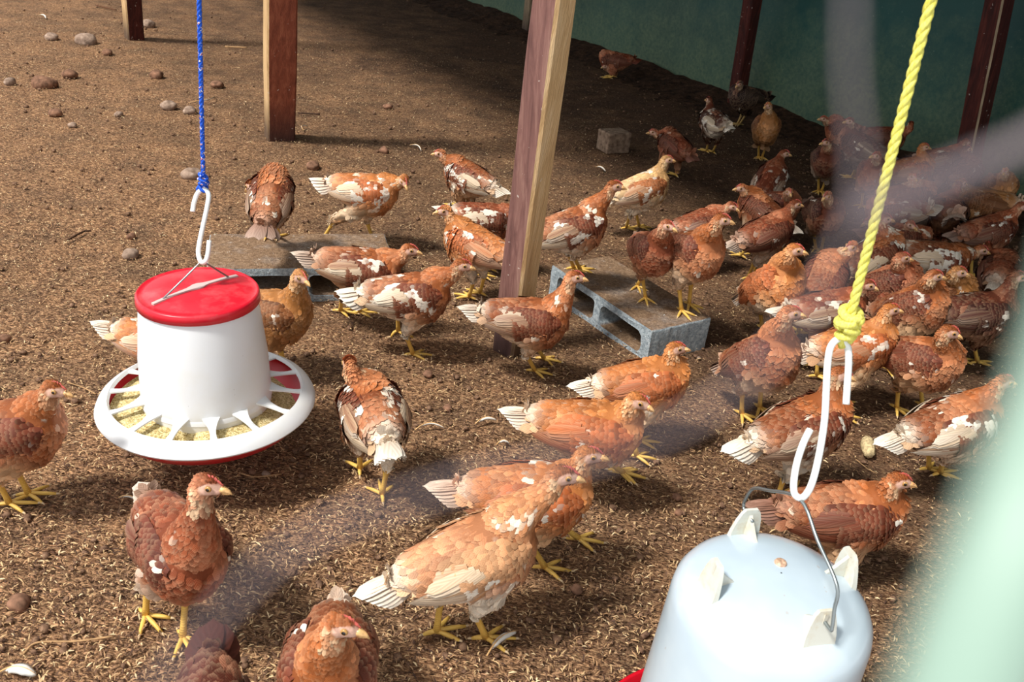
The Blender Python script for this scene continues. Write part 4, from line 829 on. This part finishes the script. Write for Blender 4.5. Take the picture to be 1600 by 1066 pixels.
hen('dark maroon hen with pale cheek, left of the long-necked red-brown hen', (1394, 448), -50, head=(1410, 402), hd=2, hp=-6, k='rust', w=.1, wt=.2, s=.96, pitch=40)
hen('white-patched hen partly behind the knot of the yellow rope', (1298, 488), 14, head=(1346, 454), hd=-10, hp=-16, k='rust', w=.5, wt=.9, s=.93, pitch=10, ww=.6)
hen('pink-faced brown hen with tan legs in view, left of the white hook', (1196, 562), -60, head=(1236, 488), hd=0, hp=-6, feet=[(1186, 640), (1158, 650)], k='chest', w=.06, wt=.3, fluff=.3, s=1.0, pitch=44, ww=.1)
hen('golden-orange hen behind the white hook, looking right over its neighbour', (1342, 542), 10, head=(1388, 492), hd=4, hp=-4, k='orange', w=.1, wt=.8, s=.95, pitch=18, ww=.3)
hen('round scaly brown hen with spread pale toes, front right of the crowd', (1446, 566), -55, head=(1484, 518), hd=-8, hp=-16, feet=[(1400, 640), (1440, 636)], k='chest', w=.02, wt=.3, s=.96, pitch=22, ww=.0)
hen('chestnut hen with ragged white tail standing behind the white hook', (1262, 668), 22, head=(1314, 584), hd=-4, hp=-14, feet=[(1212, 785), (1240, 768)], k='chest', w=.25, wt=1, fluff=1, s=.98, pitch=20, ww=.2, tailp=0)
hen('plain brown hen sitting low right behind the drinker', (1330, 806), 2, head=(1402, 754), hd=-2, hp=-8, k='chest', w=.0, wt=.1, s=.98, sit=.04, pitch=10, ww=.0)
hen('white-winged hen walking right, partly hidden by the pale green wire', (1496, 664), 18, head=(1565, 600), hd=10, hp=-8, feet=[(1468, 742), (1450, 735)], k='chest', w=.4, wt=.9, fluff=.7, s=.98, pitch=20, ww=.7)
hen('dark brown hen with two yellow legs, behind the round scaly brown hen', (1532, 492), 8, head=(1590, 432), hd=0, hp=-5, feet=[(1496, 562), (1526, 568)], k='dark', w=.1, wt=.2, s=.98, pitch=10)
hen('dark rust hen facing away with a raised comb, near the right edge', (1562, 428), 60, head=(1552, 392), hd=75, hp=0, k='rust', w=.05, wt=.6, s=.92, pitch=8)
hen('dark brown hen at the right edge, above the hen with a raised comb', (1548, 362), 16, head=(1586, 332), hd=4, hp=-6, k='rust', w=.12, wt=.2, s=.93, pitch=16)
hen('rust hen seen from behind with head down, beside the olive-brown hen', (1480, 332), 78, head=(1497, 290), hd=70, hp=-10, feet=[(1465, 386), (1474, 382)], k='rust', w=.05, wt=.3, s=.95, pitch=-2, tailp=-40)
hen('olive-brown hen with cream rump facing left, its legs tan', (1526, 318), 168, head=(1502, 290), hd=20, hp=-10, feet=[(1498, 366), (1514, 368)], k='gold', w=.0, wt=.9, fluff=.6, s=.97, pitch=0)
hen('small golden hen facing us near the wall at the right edge', (1562, 292), 260, head=(1570, 268), hd=240, hp=-6, k='gold', w=0, wt=.1, s=.9, pitch=18)
hen('dark speckled back of a hen, right of the yellow rope under the hazy hens', (1392, 335), 182, head=(1358, 345), hd=190, hp=-35, k='rust', w=.3, wt=.9, s=.92, pitch=-4)
hen('hazy reddish hen with a small pale comb, above the speckled back', (1424, 308), 10, head=(1439, 288), hd=-80, hp=-5, k='chest', w=0, wt=.1, s=.9, pitch=14)
hen('hazy golden hen looking right, above the hazy reddish hen', (1424, 268), 14, head=(1444, 244), hd=0, hp=-6, k='orange', w=.2, wt=.4, s=.93, pitch=14)
hen('hazy dark hen bending its head down behind the hazy golden hen', (1472, 252), 20, head=(1500, 232), hd=10, hp=-40, k='rust', w=.3, wt=.4, s=.93, pitch=10, ww=.3)
hen('dark hen with small white face at the foot of the right wall post', (1508, 272), 55, head=(1512, 238), hd=20, hp=0, k='dark', w=0, wt=.1, s=.92, pitch=16)
hen('grey-brown hen with pale face facing left, left of the yellow rope', (1364, 272), 250, head=(1369, 243), hd=205, hp=-6, feet=[(1346, 312), (1360, 314)], k='rust', w=.0, wt=.2, s=.93, pitch=20)
hen('dark red hen with pale legs at the left end of the far group', (1292, 250), 258, head=(1291, 222), hd=205, hp=-8, feet=[(1280, 292), (1290, 288)], k='dark', w=.03, wt=.4, fluff=.3, s=.93, pitch=18)
hen('brown hen with raised head against the wall, leftmost behind the dark red hen', (1316, 205), 165, head=(1294, 188), hd=190, hp=-4, k='rust', w=0, wt=.1, s=.9, pitch=12)
hen('dark hen with white wing spots, right behind the dark red hen of the far group', (1338, 228), 150, head=(1326, 200), hd=200, hp=-8, feet=[(1330, 278), (1336, 276)], k='dark', w=.22, wt=.8, fluff=.6, s=.95, pitch=16)
hen('dark hen seen past the yellow rope against the wall, neck upright', (1384, 218), 5, head=(1413, 203), hd=80, hp=0, k='rust', w=.08, wt=.1, s=.92, pitch=4)
hen('dark red hen lying in the soil at the foot of the green wall', (958, 96), 170, head=(946, 96), hd=185, hp=-20, k='rust', w=0, wt=0, s=.92, sit=.09, pitch=0)
for i, (lb, k) in enumerate(F): k['lod'] = 1 if k['c'][1] < 350 and i > 20 else 0
make_flock(F)
# ------------------------------------------------------------------ small things on the ground
M_FW = plain('shed_feather', (236, 232, 222), .6, .2); M_STONE = NT('stone', .9, .2); n = M_STONE.noise(M_STONE.coord(), 60, 4, .6); M_STONE.base(M_STONE.ramp(n, [(.3, (112, 92, 78)), (.6, (164, 140, 122)), (.8, (196, 176, 158))])); M_STONE.bump(n, .5, .003); M_STONE = M_STONE.m
M_STONER = plain('red_clod', (132, 98, 78), .95, .1, var=.35, scale=60)
def g0(px, py): p = gp(px, py); return np.array([p[0], p[1], float(zg(np.array([p[0]]), np.array([p[1]]))[0])])
def loose_feather(a, b_, bow, w, label):
    A, B = g0(*a), g0(*b_); d = B - A; L = np.linalg.norm(d); d = d / L; s = nrm(np.cross([0, 0, 1.], d)); root = empty('feather', A, label, 'feather', 'shed feathers on the ground')
    A = A - root.location; t = np.linspace(0, 1, 14); mid = lambda q: A + d * L * q + s * bow * L * math.sin(q * math.pi) + np.array([0, 0, .003 + .010 * q * (1 - q) * 4])
    wp = np.interp(t, [0, .18, .3, .7, .95, 1], [0.02, .05, .8, 1, .5, .1]) * w; G = [[mid(q) + s * wp[i] * u + np.array([0, 0, .003 * (1 - abs(u)) + z]) for u, z in ((-1, 0), (-.5, .001), (0, .001), (.5, .001), (1, 0), (0, -.001))] for i, q in enumerate(t)]
    b = MB(); b.grid(G); b.build('vane', M_FW, root); b = MB(); b.tube([mid(q) + [0, 0, .0035] for q in t], np.linspace(.0014, .0005, 14), 6); b.build('quill', M_BEAK, root)
loose_feather((760, 1030), (806, 992), .05, .006, 'long white feather by the toes of the large light orange hen')
loose_feather((648, 676), (694, 672), .12, .0025, 'thin curved white quill behind the mottled hen seen from behind')
loose_feather((742, 668), (775, 662), .05, .005, 'white feather lying alone on bare soil above the crouching hen')
loose_feather((775, 700), (796, 698), .05, .004, 'small downy white feather below another on the bare soil')
loose_feather((186, 780), (222, 794), .08, .002, 'grey quill pointing left between feeder and dark chestnut hen')
loose_feather((230, 796), (272, 786), -.1, .004, 'pale feather touching the grey quill, above the dark chestnut hen')
loose_feather((296, 163), (336, 154), -.25, .003, 'curved white feather behind the blue cord')
loose_feather((640, 230), (658, 238), .15, .0035, 'white curved feather left of the topmost resting hen')
loose_feather((474, 206), (482, 198), .2, .003, 'short white feather at the right foot of the thick square post')
loose_feather((930, 263), (946, 268), .05, .005, 'white splash of a feather below the half brick')
loose_feather((2, 1060), (58, 1064), .05, .010, 'fluffy white feather at the bottom left corner')
loose_feather((60, 25), (72, 31), .1, .006, 'tiny white feather near the top left corner')
loose_feather((1040, 577), (1074, 580), .05, .005, 'white feather to the right of the bright orange hen')
def stone(px, py, r, label, m=None, sq=.7):
    rg = np.random.default_rng(int(px * 7 + py)); bm = bmesh.new(); bmesh.ops.create_icosphere(bm, subdivisions=3, radius=1); 
    V = np.array([v.co[:] for v in bm.verts]); q = rg.random(3) * 50; k = .62 + .75 * fbm(V * 1.1 + q, 4, 3); ax = np.array([1, .7 + .3 * rg.random(), sq])
    for v, kk in zip(bm.verts, k): v.co = Vector(np.array(v.co) * kk * r * ax)
    for f in bm.faces: f.smooth = True
    me = bpy.data.meshes.new('stone'); bm.to_mesh(me); bm.free(); me.materials.append(m or M_STONE); o = bpy.data.objects.new('stone', me); COL.objects.link(o); p = g0(px, py); o.location = p + [0, 0, r * sq * .35]; o.rotation_euler = (0, 0, rg.random() * 6)
    tag(o, label, 'stone', 'stones and clods on the soil')
for px, py, r, lb, m in ((136, 68, 38, 'largest pale grey stone near the top left corner', 0), (80, 62, 24, 'small pale stone left of the largest grey stone', 0), (264, 170, 30, 'flat cream stone left of the blue cord', 0), (297, 176, 26, 'cream stone touching the left side of the blue cord', 0), (232, 42, 26, 'tan stone beside the far left post piece', 0), (70, 134, 42, 'broad brown clod below the small pale stones at left', 1), (16, 130, 24, 'pale stone at the left edge of the soil, upper left', 0), (110, 119, 30, 'brown clod left of the centre of the upper left soil', 1), (88, 181, 24, 'reddish clod halfway between the left edge and the blue cord', 1), (113, 198, 16, 'small white stone below the reddish clod', 0), (186, 181, 18, 'small grey-white stone right of the reddish clod', 0), (340, 136, 24, 'reddish stone right of the blue cord', 1), (245, 120, 28, 'dark clod left of the blue cord', 1), (168, 86, 20, 'brown pebble below the far left post piece', 1), (204, 400, 30, 'dark grey lump of dung left of the white hook', 0), (205, 370, 18, 'tan pebble above the dark lump of dung', 1), (490, 263, 28, 'pale clod right of the preening hen', 1), (300, 277, 38, 'tan lump behind the blue knot', 0), (8, 530, 26, 'brown clod at the left edge below mid height', 1), (30, 950, 44, 'red-brown clod at the lower left edge', 1), (395, 738, 15, 'small red pebble right of the feeder rim', 1), (416, 741, 16, 'grey pebble touching the small red pebble', 0), (1058, 776, 20, 'round clod left of the drinker bail', 1), (1061, 800, 19, 'second round clod directly below its twin near the drinker', 1), (1092, 560, 8, 'yellow grain of maize off the near end of the right block', 0), (668, 588, 20, 'brown clod below the lifted foot hen', 1), (600, 236, 22, 'dark clod between the thick post and the resting hen', 1), (606, 168, 18, 'small clod in the middle of the upper soil', 1), (1225, 790, 22, 'brown clod under the white hook', 1), (900, 925, 26, 'reddish clod below the large light orange hen breast', 1), (420, 900, 20, 'grey-brown clod right of the dark chestnut hen', 1), (700, 640, 18, 'clod on the bare patch in the middle', 1)):
    z_ = (gp(px, py) - CAM) @ FW; stone(px, py, r * z_ / 1450 * .42, lb, M_STONER if m else M_STONE)
# maize cob
p = g0(1354, 704); root = empty('corn_cob', p, 'dry half-eaten maize cob lying right of the white hook', 'corn cob'); t_ = plain('dry_cob', (206, 184, 140), .85, .1, var=.3, scale=160); b = MB(); G = []
d = nrm(gp(1352, 680) - gp(1358, 716)); L = .062; s_ = np.cross([0, 0, 1.], d)
for q in np.linspace(0, 1, 26):
    r = .0135 * math.sqrt(max(.04, 1 - (abs(q - .45) / .58) ** 3)) * (1 + .08 * math.sin(q * 80)); a = np.arange(20) * math.pi / 10; rr = r * (1 + .10 * np.cos(a * 8 + q * 3)); G.append(d * (q - .5) * L + np.outer(np.cos(a) * rr, s_) + np.outer(np.sin(a) * rr, [0, 0, 1.]) + [0, 0, .012])
b.grid(G); b.build('cob', t_, root); b = MB(); b.tube([d * (.5 * L) + [0, 0, .012], d * (.5 * L + .008) + [0, 0, .011]], [.006, .004], 10); b.build('stalk', t_, root)
def stick(pts, r, label, c=(176, 140, 100)):
    P = np.array([g0(*q) + [0, 0, r + .003] for q in pts]); b = MB(); b.tube(catmull(P, 6), r, 7); tag(b.build('straw', plain('straw', c, .8, .1, var=.2, scale=90)), label, 'straw', 'straws and twigs on the litter')
stick([(38, 1030), (60, 1012), (120, 1010), (178, 1002)], .0016, 'long bent pale straw at the lower left')
stick([(376, 742), (400, 748), (440, 744)], .0013, 'thin curved twig to the right of the feeder pan')
stick([(105, 598), (128, 606), (150, 618)], .0014, 'short straw between the left-edge hen and the feeder')
stick([(352, 74), (386, 77)], .004, 'pale stick lying left of the thick square post')
stick([(150, 10), (168, 14), (182, 17)], .004, 'brown stick near the top edge at the left', (104, 72, 52))
stick([(106, 378), (130, 366), (142, 364)], .003, 'dark twig left of the white hook on the litter', (80, 58, 44))
stick([(466, 178), (500, 180)], .003, 'dark stick just right of the thick square post', (70, 52, 42))
stick([(1336, 718), (1356, 734), (1370, 742)], .0008, 'thin pale straw below the maize cob')

# ------------------------------------------------------------------ the fence the view is taken through, right in front of the eye
def fence():
    t = NT('pale_green_coating', .4, .4); t.base(rgba((138, 162, 147))); D = .030
    P = [at_depth(x, y, z) for x, y, z in ((1770, 150, .034), (1740, 380, .032), (1685, 600, .031), (1605, 820, .0295), (1528, 1020, .029), (1450, 1250, .029), (1370, 1500, .029))]
    b = MB(); b.tube(catmull(P, 8), .0020, 20); o = b.build('fence_wire', t.m); tag(o, 'blurred thick pale green coated wire running down the right edge', 'wire')
    t = NT('dull_wire', .5, .4); t.base(rgba((120, 108, 112))); 
    b = MB(); b.tube(catmull([at_depth(x, y, z) for x, y, z in ((1780, 120, .036), (1600, 225, .036), (1420, 300, .0355), (1335, 335, .035))], 8), .00042, 8)
    b.tube(catmull([at_depth(x, y, z) for x, y, z in ((1330, -120, .036), (1328, 100, .0355), (1335, 335, .035), (1200, 560, .0345), (1000, 690, .034), (700, 760, .034), (420, 880, .034), (150, 1200, .034))], 8), .00014, 8)
    o = b.build('wire_netting', t.m); tag(o, 'blurred thin grey wire netting crossing the upper right and middle', 'netting')
fence()
